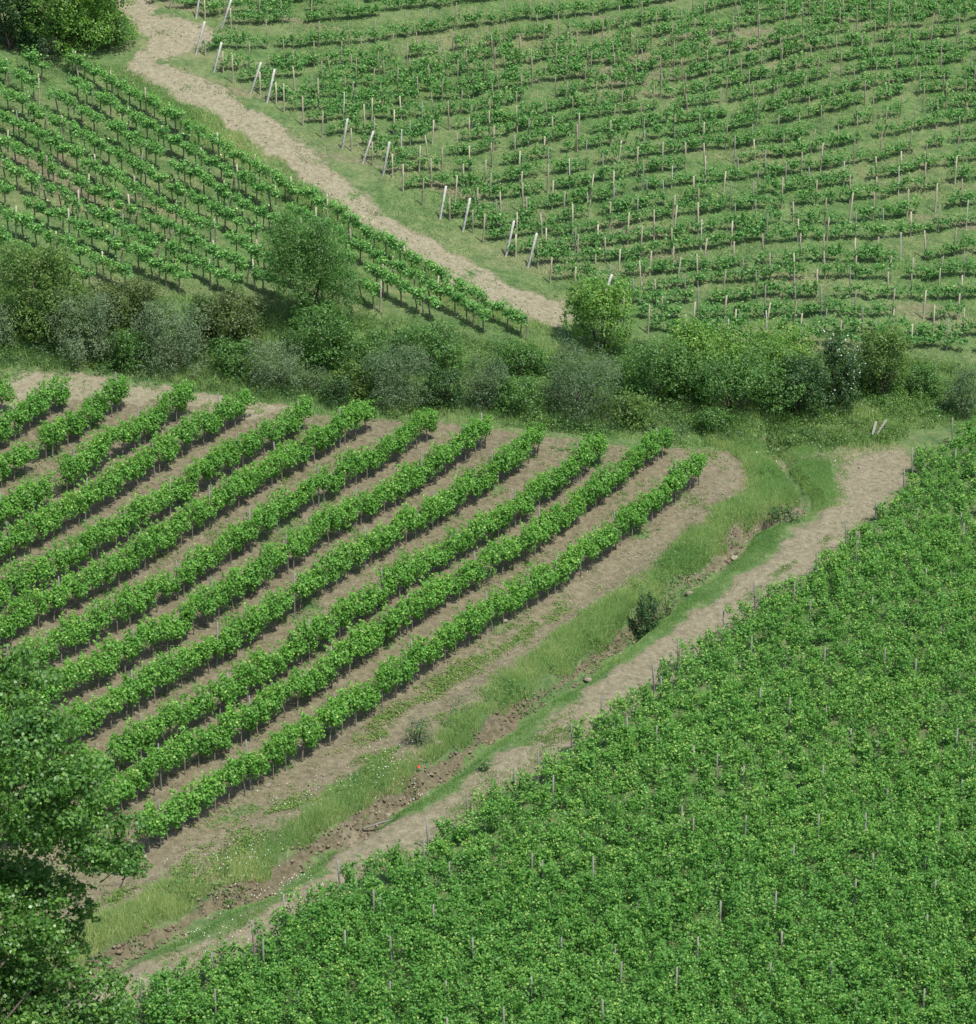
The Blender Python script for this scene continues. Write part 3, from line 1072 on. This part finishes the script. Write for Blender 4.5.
bush('bush', 'dark grey-green bush near the middle of the hedge, above diagonal row ends', 'bush', 396, 410, 84, 62, BM['grey'], group=HG, L=.15, W=.055, dens=430)
bush('bush', 'low leafy green hedge bush on the grass slope edge, middle', 'bush', 424, 376, 90, 44, BM['green'], group=HG, L=.15)
bush('bush', 'low leafy green hedge bush left of the dark grey-green one', 'bush', 366, 384, 60, 50, BM['green'], group=HG, L=.15)
bush('bush', 'narrow grey-green bush above the white flower patch of the hedge', 'bush', 486, 412, 54, 56, BM['grey'], group=HG, L=.15, W=.055, dens=430)
bush('bush', 'low bright hedge scrub right of the narrow grey-green bush', 'bush', 522, 382, 66, 36, BM['green'], group=HG, L=.14)
bush('bush', 'large blackish grey bush below the yellow-green sapling', 'bush', 582, 424, 92, 72, BM['grey'], group=HG, L=.15, W=.06, dens=430)
bush('sapling', 'yellow-green sapling at the lower end of the pale track', 'tree', 601, 360, 88, 70, BM['bright'], L=.17, W=.12, dens=270, nl=10, part='crown', stem='trunk', stem_h=.3)
bush('bush', 'dark dense bush right of the yellow-green sapling', 'bush', 655, 408, 92, 66, BM['green'], group=HG, L=.16)
bush('bush', 'big deep green bush below the bright yellow-green top of the right hedge', 'bush', 736, 426, 124, 66, BM['green'], group=HG, L=.17, nl=14)
bush('bush', 'bright yellow-green bush added as the sunlit top of the right hedge', 'bush', 706, 402, 100, 80, BM['bright'], group=HG, L=.17)  # added bush: its lighter leaf colour paints the sunlit top of the hedge
bush('bush', 'dark bush left of the white blossoming bush', 'bush', 796, 424, 84, 66, BM['dark'], group=HG, L=.16)
bush('bush', 'bright bush behind the dark bush, added as sunlit top of the right hedge', 'bush', 784, 402, 88, 70, BM['bright'], group=HG, L=.16)  # also added, lighter leaves standing in for light on the hedge top
bush('bush', 'dark green bush dotted with white blossom at the right of the hedge', 'bush', 842, 412, 54, 76, BM['dark'], group=HG, L=.15, flowers=110)
bush('bush', 'olive-yellow bush at the right end of the hedge, beside white blossom', 'bush', 884, 404, 66, 76, BM['yellow'], group=HG, L=.15)
bush('bush', 'low green bush right of the olive-yellow bush', 'bush', 926, 398, 44, 34, BM['green'], group=HG, L=.14)
bush('bush', 'grey feathery bush at the right edge above the dense vineyard', 'bush', 963, 420, 44, 60, BM['grey'], group=HG, L=.15, W=.05, dens=400)
bush('bush', 'bushy green tangle in front of the narrow grey-green bush', 'bush', 520, 420, 60, 40, BM['green'], group=HG, L=.13)
bush('bush', 'low dark tangle left of the narrow grey-green bush', 'bush', 444, 412, 50, 44, BM['dark'], group=HG, L=.13)
bush('bush', 'low olive-yellow bush below the dark dense bush', 'bush', 632, 430, 56, 34, BM['yellow'], group=HG, L=.13)
bush('shrub', 'low green scrub below the big right hedge', 'shrub', 716, 438, 50, 24, BM['green'], group=HG, L=.12)
bush('bush', 'low green bush between two broad silvery bushes', 'bush', 128, 374, 44, 44, BM['green'], group=HG, L=.14)
bush('bush', 'low yellow-green bush right of the small grey bush', 'bush', 352, 402, 46, 40, BM['yellow'], group=HG, L=.13)
bush('bush', 'mid green bush in front of the brownish bush', 'bush', 236, 384, 56, 42, BM['green'], group=HG, L=.14)
bush('shrub', 'round blackish green shrub alone in the drainage ditch', 'shrub', 646, 628, 34, 44, BM['dark'], L=.12, W=.09, dens=420)
bush('shrub', 'thin yellowish shrub right of the blackish ditch shrub', 'shrub', 668, 612, 26, 32, BM['yellow'], L=.12, W=.06, dens=120)
bush('shrub', 'dark scrub overhanging the upper bend of the ditch', 'shrub', 785, 524, 40, 24, BM['dark'], L=.12, W=.08, dens=280)
bush('shrub', 'purplish grey shrub on the grassy bank beside a pale boulder', 'shrub', 418, 756, 34, 26, BM['grey'], L=.11, W=.05)
bush('shrub', 'small green cushion shrub in the short grass below the ditch', 'shrub', 485, 774, 16, 12, BM['green'], L=.1, W=.07)


# ---- near tree, lower left: crown partly out of the picture
def near_tree():
    D = 84.0
    rg = np.random.default_rng(4242)
    LB = [(18, 690, 46), (-8, 670, 50), (52, 728, 44), (30, 770, 70), (86, 776, 40), (-40, 780, 110), (98, 830, 50), (66, 842, 60), (118, 862, 30),
          (20, 860, 74), (-70, 900, 110), (20, 905, 40), (70, 895, 26),
          (50, 966, 44), (92, 984, 34), (18, 978, 60), (40, 1024, 72), (98, 1020, 36), (-50, 1000, 120), (70, 938, 26), (30, 1090, 110), (110, 1075, 44), (-30, 1130, 130), (60, 1150, 90), (-120, 1060, 130), (-130, 940, 120), (-110, 840, 100), (118, 1012, 20), (128, 866, 22), (48, 915, 34), (20, 930, 44), (-10, 950, 60), (84, 912, 20)]
    r0 = ray(-70, 1000)
    r0 = r0 / np.linalg.norm(r0) * D
    bx, by = float(r0[0]), float(r0[1])
    bz = float(Hg(bx, by))
    root = link('tree', None, (bx, by, bz))
    tag(root, 'tall broadleaf tree with glossy leaves cut by the lower left corner', 'tree')
    sc = F_PX / D
    lobes = []
    for (cx, cy, r) in LB:
        d = ray(cx, cy)
        d = d / (d[1] * CP - d[2] * SP) * (D + rg.uniform(-1.3, 1.3))
        rr = r / sc
        lobes.append((d[0] - bx, d[1] - by, d[2] - bz, rr, rr * 0.9, rr * 0.85))
    tot = sum((l[3] * 2) ** 2 for l in lobes)
    sub = []
    for l in lobes:
        sub.append((l[0], l[1], l[2], l[3] * .62, l[4] * .62, l[5] * .6))
        for j in range(7):
            dv = unit(rg.normal(size=3) + np.array([0, -.25, .15]))
            f = rg.uniform(.26, .42)
            sub.append((l[0] + dv[0] * l[3] * .74, l[1] + dv[1] * l[4] * .74, l[2] + dv[2] * l[5] * .74, l[3] * f * 1.15, l[4] * f, l[5] * f * .62))
    V, Fq, rnd, P = crown_arrays(sub, int(tot * 205), 0.135, 0.11, 99, 0.35, shell=0.4)
    link('crown', mesh_np('tree_crown', V, Fq, BM['poplar'], rnd), parent=root)
    top = np.array(lobes[0][:3])
    tip = (0.2, 0.1, top[2] * 0.92)
    tr = [([(0, 0, -0.6), (0.15, 0, 4), (0.05, .1, 9), (0.3, 0, top[2] * .7), tip], [.42, .34, .26, .15, .05])]
    for n, l in enumerate(lobes):
        c = np.array(l[:3])
        far = math.hypot(c[0], c[1])
        if far > 4.6:
            continue
        zb = min(max(c[2] - 0.8 - 0.45 * far, 2.5), top[2] * .85)
        st = np.array([0.1, 0.05, zb])
        pts = [st]
        for f in (.25, .5, .75, 1.0, 1.3):
            p = st + (c - st) * f + rg.normal(0, .16, 3)
            p[2] += .5 * math.sin(f * math.pi) * .6
            pts.append(p)
        tr.append(([tuple(p) for p in pts], [.085, .065, .048, .034, .022, .010]))
    for l in sub[::2]:                                   # twigs inside the leaf clumps
        c = np.array(l[:3])
        q0 = c + rg.normal(0, .3, 3) - np.array([.5, 0, .5])
        tr.append(([tuple(q0), tuple((q0 + c) / 2 + rg.normal(0, .08, 3)), tuple(c + rg.normal(0, .2, 3))], [.022, .015, .008]))
    link('trunk', tubes_mesh('tree_trunk', tr, M['tree_bark'], 6), parent=root)


near_tree()


# ------------------------------------------------------------------ grass, weeds, flowers (nobody could count them)
def warp(x, y):
    return x + 0.9 * fbm(x * 0.6, y * 0.6, 41, 4), y + 0.9 * fbm(x * 0.6, y * 0.6, 51, 4)


def scatter(poly, n, seed, margin=0.0, cond=None):
    rg = np.random.default_rng(seed)
    lo, hi = poly.min(0), poly.max(0)
    out = []
    while sum(map(len, out)) < n:
        q = rg.uniform(lo, hi, (n * 2, 2))
        a, b = warp(q[:, 0], q[:, 1])
        ok = poly_sd(a, b, poly) > margin + rg.normal(0, .22, len(q))
        if cond is not None:
            ok &= cond(q[:, 0], q[:, 1], rg)
        q = q[ok]
        px, py = to_px(q[:, 0], q[:, 1], base_h(q[:, 0], q[:, 1]))
        q = q[(px > -40) & (px < 1016) & (py > -30) & (py < 1060)]
        out.append(q)
        if len(out) > 60:
            break
    return np.concatenate(out)[:n]


def ground_z(q, soil=0.0):
    return Hg(q[:, 0], q[:, 1]) + clods(q[:, 0], q[:, 1], soil)


def blade_stuff(name, label, cat, q, hmin, hmax, w, lean, mat, soil=0.0, hue=0.0, seed=1, hn=0.35):
    rg = np.random.default_rng(seed)
    z = ground_z(q, soil) - 0.02
    hn_ = np.clip(0.5 + 0.9 * fbm(q[:, 0] * hn, q[:, 1] * hn, seed, 3), 0.05, 1.2)
    h = (hmin + (hmax - hmin) * hn_) * rg.uniform(0.7, 1.25, len(q))
    V, Fq = blades_np(np.stack([q[:, 0], q[:, 1], z], 1), h, w, rg.uniform(0.15, lean, len(q)), rg)
    hue_ = np.clip(0.42 + hue + 0.42 * fbm(q[:, 0] * 0.3, q[:, 1] * 0.3, seed + 9, 3) + rg.normal(0, .13, len(q)), 0, 1)
    return tag(link(name, mesh_np(name, V, Fq, mat, hue_)), label, cat, None, 'stuff')


def no_gully(x, y, rg):
    d, a, dp = gully_terms(x, y)
    return (d > 0.9) | (d < -0.7)


def not_tracks(x, y, rg):
    return poly_sd(*warp(x, y), P_TRACK_B) < rg.uniform(-0.9, -0.1, x.shape)


q = scatter(P_BANK, 90000, 11, -0.5, lambda x, y, rg: (gully_terms(x, y)[0] > 0.30 + .55 * vnoise(x * .7, y * .7, 3)) & (poly_sd(*warp(x, y), P_STRIP) < rg.normal(0, .25, x.shape)))
blade_stuff('bank_grass', 'long uneven grass on the bank above the drainage ditch', 'grass', q, 0.12, 0.46, 0.034, 0.6, M['grass'], hue=0.12, seed=12)
q = scatter(P_BANK, 60000, 13, -0.5, lambda x, y, rg: (gully_terms(x, y)[0] < -0.45) & not_tracks(x, y, rg))
blade_stuff('verge_grass', 'short green grass between the ditch and the lower track', 'grass', q, 0.05, 0.24, 0.035, 0.9, M['grass'], hue=-0.1, seed=14)
P_HEDGE_IN = P_HEDGE
q = scatter(P_HEDGE, 70000, 15, -0.3)
blade_stuff('tall_grass', 'tall rough grass growing around the hedge bushes', 'grass', q, 0.1, 0.55, 0.045, 0.6, M['grass'], hue=0.04, seed=16)
P_TOPR = poly_xy([(770, 440), (905, 430), (905, 448), (840, 455), (835, 500), (815, 515), (790, 450)])
q = scatter(P_TOPR, 9000, 17, -0.2, lambda x, y, rg: gully_terms(x, y)[0] < -0.4)
blade_stuff('verge_grass', 'green and reddish grass at the upper end of the lower track', 'grass', q, 0.05, 0.3, 0.04, 0.7, M['grass'], hue=0.0, seed=18)
P_LOWTRACK = P_TRACK_B
def streak_at(x, y):
    uu, vv = x * LD[0] + y * LD[1], x * LN[0] + y * LN[1]
    return vnoise(uu * 0.13, vv * 1.15, 131) + 0.6 * fbm(uu * 0.5, vv * 1.2, 133, 3)


q = scatter(P_TRACK_B, 14000, 19, -0.1, lambda x, y, rg: streak_at(x, y) > rg.uniform(.68, 1.05, x.shape))
blade_stuff('track_weeds', 'patches of short weeds on the lower dirt track', 'weeds', q, 0.03, 0.12, 0.045, 0.9, M['weed'], seed=20)
# upper slopes
P_UP_R = poly_xy([(150, -25), (240, 40), (225, 86), (262, 110), (340, 170), (425, 234), (520, 284), (572, 300), (640, 345), (740, 352), (850, 350), (915, 362), (1010, 365), (1010, -25)])
q = scatter(P_UP_R, 150000, 21, -0.2)
blade_stuff('hillside_grass', 'mown green and yellowish turf between the straggly vines', 'grass', q, 0.03, 0.16, 0.06, 1.0, M['turf'], hue=0.03, seed=22, hn=0.25)
P_UP_L = poly_xy([(-40, 55), (60, 64), (125, 64), (155, 92), (250, 150), (350, 220), (450, 288), (552, 332), (560, 346), (500, 345), (400, 328), (300, 314), (200, 302), (60, 290), (-40, 290)])
q = scatter(P_UP_L, 60000, 23, -0.2)
blade_stuff('hillside_grass', 'short green turf between the young vines of the upper left', 'grass', q, 0.03, 0.18, 0.055, 0.9, M['turf'], hue=-0.02, seed=24, hn=0.25)
P_VERGE_U = poly_xy([(122, 66), (150, 86), (200, 114), (250, 147), (300, 182), (350, 217), (400, 252), (450, 284), (500, 308), (552, 330), (540, 336), (480, 316), (420, 288), (360, 246), (300, 205), (240, 165), (180, 125), (130, 90), (100, 70)])
q = scatter(P_VERGE_U, 14000, 25, -0.25)
blade_stuff('verge_grass', 'long yellowish verge grass beside the pale upper track', 'grass', q, 0.1, 0.5, 0.045, 0.6, M['grass'], hue=0.12, seed=26)


q = scatter(P_TRACK_UP, 3500, 27, -0.3, lambda x, y, rg: fbm(x * .8, y * .8, 95, 3) * 2.4 - .35 > rg.uniform(0, .6, x.shape))
blade_stuff('track_weeds', 'thin tufts of grass on the pale upper track', 'weeds', q, 0.03, 0.12, 0.05, 0.9, M['turf'], seed=28)

# broad-leaved weeds in the brown soil and the dirt strip
def weed_stuff(name, label, q, seed, mat, hmax=0.22, per=9, size=0.10, spread=0.16, soil=1.0):
    rg = np.random.default_rng(seed)
    z = ground_z(q, soil)
    n = len(q)
    P = np.repeat(np.stack([q[:, 0], q[:, 1], z], 1), per, 0)
    sz = np.repeat(rg.uniform(.5, 1.4, n), per)
    P = P + np.stack([rg.normal(0, spread, n * per) * sz, rg.normal(0, spread, n * per) * sz, rg.uniform(0.01, hmax, n * per) * sz], 1)
    Nn = unit(np.array([0, 0, 1.0]) + rg.normal(0, .5, (n * per, 3)))
    V, Fq = leaves_np(P, Nn, size * 1.3, size * .8, rg)
    rnd = np.clip(np.repeat(rg.uniform(.15, .85, n), per) + rg.normal(0, .12, n * per), 0, 1)
    return tag(link(name, mesh_np(name, V, Fq, mat, rnd)), label, 'weeds', None, 'stuff')


q = scatter(P_FIELD_A, 2600, 31, 0.2, lambda x, y, rg: (fbm(x * 0.55, y * 0.55, 71, 4) * 2.2 - 0.25 > rg.uniform(0, .7, x.shape)) | (rg.random(x.shape) < .035))
weed_stuff('weeds', 'low green weeds scattered on the bare soil of the left vineyard', q, 32, M['weed'], 0.16, 9, .08, .15)
q = scatter(P_STRIP, 1500, 33, 0.0, lambda x, y, rg: streak_at(x, y) > rg.uniform(.58, 1.0, x.shape))
weed_stuff('weeds', 'green weed patches along the bare dirt strip', q, 34, M['weed'], 0.14, 9, .075, .14)
for mt, sd_, lb in (('green', 36, 'leafy green undergrowth filling the hedge between its bushes'), ('yellow', 236, 'yellow-green weeds in the hedge undergrowth'), ('dark', 336, 'dark brambles in the hedge undergrowth')):
    q = scatter(P_HEDGE, 1700, sd_, -0.1, lambda x, y, rg: fbm(x * .22, y * .3, sd_, 3) > 0.12 + rg.normal(0, .06, x.shape))
    weed_stuff('undergrowth', lb, q, sd_ + 1, BM[mt], 0.5, 16, 0.11, 0.24, 0.0)
q = scatter(P_BANK, 900, 37, 0, lambda x, y, rg: (gully_terms(x, y)[0] > 0.1) & (gully_terms(x, y)[0] < 2.2) & (fbm(x * .5, y * .5, 7, 3) > 0.05))
weed_stuff('undergrowth', 'leafy weeds hanging over the ditch bank', q, 38, BM['green'], 0.3, 10, 0.08, 0.18, 0.0)


# white wildflowers on the banks
def flowers(spots, seed, name, label, mat, n=60, size=0.05):
    rg = np.random.default_rng(seed)
    P = []
    for (px, py, sx, sy, k) in spots:
        k, sx, sy = int(k * .6), sx * 1.5, sy * 1.4
        a = at(px + rg.normal(0, sx, k), py + rg.normal(0, sy, k))
        z = ground_z(a) + rg.uniform(0.18, 0.5, k)
        P.append(np.stack([a[:, 0], a[:, 1], z], 1))
    P = np.concatenate(P)
    V, Fq = leaves_np(P, unit(np.array([0, -.35, 1.0]) + rg.normal(0, .25, P.shape)), size, size, rg)
    return tag(link(name, mesh_np(name, V, Fq, mat)), label, 'flowers', None, 'stuff')


flowers([(245, 880, 16, 9, 90), (262, 872, 20, 7, 50), (395, 784, 14, 7, 80), (380, 790, 18, 8, 50), (205, 938, 16, 6, 40), (300, 880, 14, 5, 40), (325, 800, 20, 6, 40), (290, 812, 16, 5, 30),
         (700, 560, 20, 8, 25), (735, 520, 14, 8, 20), (545, 590, 30, 14, 10), (660, 560, 40, 14, 16)], 51, 'wildflowers', 'small white wildflowers dotted over the grassy ditch banks', M['flower'])
flowers([(452, 372, 16, 9, 16), (430, 360, 30, 8, 10), (640, 420, 90, 10, 8), (800, 452, 30, 10, 14), (860, 420, 12, 8, 14)], 52, 'wildflowers', 'white flowers scattered in the hedge undergrowth', M['flower'], size=.08)
pv = at(419, 772)
V, Fq = leaves_np(np.array([[0, 0, .42], [.04, .02, .45], [-.03, .03, .44], [0, -.04, .46]]), unit(np.array([[.2, -.4, 1], [.8, 0, .6], [-.7, 0, .7], [0, -.8, .6]])), 0.13, 0.12)
pr = link('poppy', None, (pv[0], pv[1], float(Hg(*pv))))
tag(pr, 'single red poppy in the grass on the ditch bank', 'flower')
link('petals', mesh_np('poppy_petals', V, Fq, M['poppy']), parent=pr)
link('stem', tubes_mesh('poppy_stem', [([(0, 0, -.05), (.01, 0, .2), (0, 0, .42)], [.008, .007, .006])], M['weed'], 5), parent=pr)


# ------------------------------------------------------------------ stones, boards
def rock_arrays(seed, sub=2):
    import bmesh
    bm = bmesh.new()
    bmesh.ops.create_icosphere(bm, subdivisions=sub, radius=1)
    rg = np.random.default_rng(seed)
    dirs = unit(rg.normal(size=(9, 3)))
    off = rg.uniform(.55, .95, 9)
    for v in bm.verts:
        c = np.array(v.co)
        for d, o_ in zip(dirs, off):
            e = c @ d
            if e > o_:
                c = c - d * (e - o_)
        v.co = c * (1 + rg.normal(0, .03))
    bm.verts.ensure_lookup_table()
    V = np.array([v.co[:] for v in bm.verts])
    Fq = np.array([[v.index for v in f.verts] for f in bm.faces])
    bm.free()
    return V, Fq


RK = [rock_arrays(900 + k) for k in range(5)]
RM = [mesh_np('rock', V, Fq, M['rock']) for V, Fq in RK]
for n, (px, py, s, lab) in enumerate([
        (437, 752, .30, 'pale boulder on the bank beside the purplish grey shrub'),
        (505, 622, .20, 'small pale rock lying on the dirt strip near the outermost row'),
        (588, 669, .24, 'pale rock at the narrow ditch edge below the dirt strip'),
        (622, 645, .22, 'pale rock in the ditch left of the blackish shrub'),
        (806, 506, .28, 'tan rock at the lower end of the upper gully'),
        (388, 800, .24, 'brown rock at the lower end of the crumbling ditch'),
        (333, 210, .26, 'pale rock on the verge beside the upper track'),
        (376, 236, .22, 'second pale rock on the upper track verge, lower down'),
        (735, 545, .3, 'tan rock in the earth bank below the upper ditch bend'),
        (690, 588, .28, 'tan rock in the eroded bank above the blackish shrub'),
        (268, 786, .22, 'clod-like rock on the dirt strip below the outermost row')]):
    x, y = at(px, py)
    o = link('rock', RM[n % 5], (x, y, float(Hg(x, y)) + s * .25), None, n * 1.3, (s, s * .8, s * .6))
    tag(o, lab, 'rock', 'rocks lying along the ditch and tracks')


def stone_stuff(name, label, q, smin, smax, seed, soil=1.0, mat='rock'):
    rg = np.random.default_rng(seed)
    arr = [rock_arrays(950 + k, 1) for k in range(4)]
    z = ground_z(q, soil)
    VV, FF, o = [], [], 0
    for i in range(len(q)):
        V, Fq = arr[i % 4]
        s = rg.uniform(smin, smax) * rg.choice([.6, 1, 1, 1.5])
        a = rg.uniform(0, 6.28)
        W = V * np.array([s, s * .8, s * .6])
        VV.append(np.stack([W[:, 0] * math.cos(a) - W[:, 1] * math.sin(a) + q[i, 0], W[:, 0] * math.sin(a) + W[:, 1] * math.cos(a) + q[i, 1], W[:, 2] + z[i] + s * .2], 1))
        FF.append(Fq + o)
        o += len(V)
    tag(link(name, mesh_np(name, np.concatenate(VV), np.concatenate(FF), M[mat])), label, 'stones', None, 'stuff')


qs = np.concatenate([scatter(P_STRIP, 420, 61), scatter(P_FIELD_A, 700, 62), scatter(P_TRACK_B, 380, 63)])
stone_stuff('stones', 'small stones and clods on the soil and dirt tracks', qs, .03, .075, 64)
stone_stuff('stones', 'small pale stones on the upper dusty track', scatter(P_TRACK_UP, 500, 65), .03, .08, 66)
gq = scatter(P_BANK, 1700, 67, -1, lambda x, y, rg: (gully_terms(x, y)[0] > -.1) & (gully_terms(x, y)[0] < .75) & (fbm(x * .5, y * .5, 17, 2) > -.25))
stone_stuff('rubble', 'crumbled earth lumps lying in the drainage ditch', gq, .035, .11, 68, 1.0, 'clod')

import bmesh


def box_mesh(name, sx, sy, sz, mat):
    bm = bmesh.new()
    bmesh.ops.create_cube(bm, size=1)
    bmesh.ops.scale(bm, vec=(sx, sy, sz), verts=bm.verts)
    bmesh.ops.bevel(bm, geom=bm.edges[:], offset=.008, segments=1, affect='EDGES')
    me = bpy.data.meshes.new(name)
    bm.to_mesh(me)
    bm.free()
    me.materials.append(mat)
    return me


for (px, py, a, ln, lab) in [(874, 440, 1.25, 1.15, 'pale wooden board lying in grass at the top of the lower track, left of two'),
                             (881, 439, 0.95, 1.3, 'pale wooden board lying in grass at the top of the lower track, right of two')]:
    x, y = at(px, py - 4)
    b = link('board', box_mesh('board', ln, .15, .045, M['post_grey']), (x, y, float(Hg(x, y)) + .5), None, a)
    b.rotation_euler = (0.2, -.45, a)
    tag(b, lab, 'board', 'boards lying at the track end')
x, y = at(384, 817)
b = link('branch', tubes_mesh('branch', [([(-.9, -.35, .12), (-.2, 0, .2), (.4, .3, .24), (.95, .5, .2)], [.04, .05, .04, .025])], M['post_grey'], 6), (x, y, float(Hg(x, y)) + .1))
tag(b, 'bleached branch lying at the end of the ditch beside the lower track', 'branch')

# ------------------------------------------------------------------ air
hm = bpy.data.materials.new('air')
hm.use_nodes = True
hn = hm.node_tree
for n in list(hn.nodes):
    hn.nodes.remove(n)
ho = hn.nodes.new('ShaderNodeOutputMaterial')
hv = hn.nodes.new('ShaderNodeVolumePrincipled')
hv.inputs['Color'].default_value = (0.86, 0.93, 1.0, 1)
hv.inputs['Density'].default_value = HAZE
hv.inputs['Anisotropy'].default_value = 0.2
hn.links.new(hv.outputs[0], ho.inputs['Volume'])
zs = [float(v.co.z) for o in bpy.data.objects if o.type == 'MESH' and o.name.startswith('ground') for v in o.data.vertices]
z0, z1 = min(zs) - 40.0, max(zs) + 40.0
me = bpy.data.meshes.new('haze')
X0, X1, Y0, Y1 = -900.0, 900.0, -500.0, 1200.0
me.from_pydata([(X0, Y0, z0), (X1, Y0, z0), (X1, Y1, z0), (X0, Y1, z0), (X0, Y0, z1), (X1, Y0, z1), (X1, Y1, z1), (X0, Y1, z1)], [],
               [(0, 3, 2, 1), (4, 5, 6, 7), (0, 1, 5, 4), (1, 2, 6, 5), (2, 3, 7, 6), (3, 0, 4, 7)])
me.materials.append(hm)
if HAZE > 0:
    tag(link('haze', me), 'thin pale haze filling the valley', None, None, 'stuff')

# ------------------------------------------------------------------ light
SUN_EL, SUN_AZ = math.radians(64), math.radians(132)     # azimuth clockwise from +Y: from the right, a little behind the camera
w = bpy.data.worlds.new('World')
SC.world = w
w.use_nodes = True
nt = w.node_tree
bg = nt.nodes['Background']
sky = nt.nodes.new('ShaderNodeTexSky')
sky.sky_type = 'NISHITA'
sky.sun_disc = False
sky.sun_elevation = SUN_EL
sky.sun_rotation = SUN_AZ
sky.air_density = 1.2
sky.dust_density = 2.0
nt.links.new(sky.outputs[0], bg.inputs['Color'])
bg.inputs['Strength'].default_value = 0.125
sd = bpy.data.lights.new('sun', 'SUN')
sd.energy = 4.1
sd.angle = math.radians(2.5)
sd.color = (1.0, 0.97, 0.91)
so = bpy.data.objects.new('sun', sd)
COL.objects.link(so)
so.rotation_euler = (math.pi / 2 - SUN_EL, 0, math.pi - SUN_AZ)

SC.view_settings.view_transform = 'Standard'
SC.view_settings.look = 'None'
SC.view_settings.exposure = 0.68
SC.view_settings.gamma = 1.0
SC.view_settings.use_curve_mapping = False
SC.render.engine = 'CYCLES'
SC.cycles.max_bounces = 6
SC.cycles.diffuse_bounces = 3
SC.cycles.transmission_bounces = 3
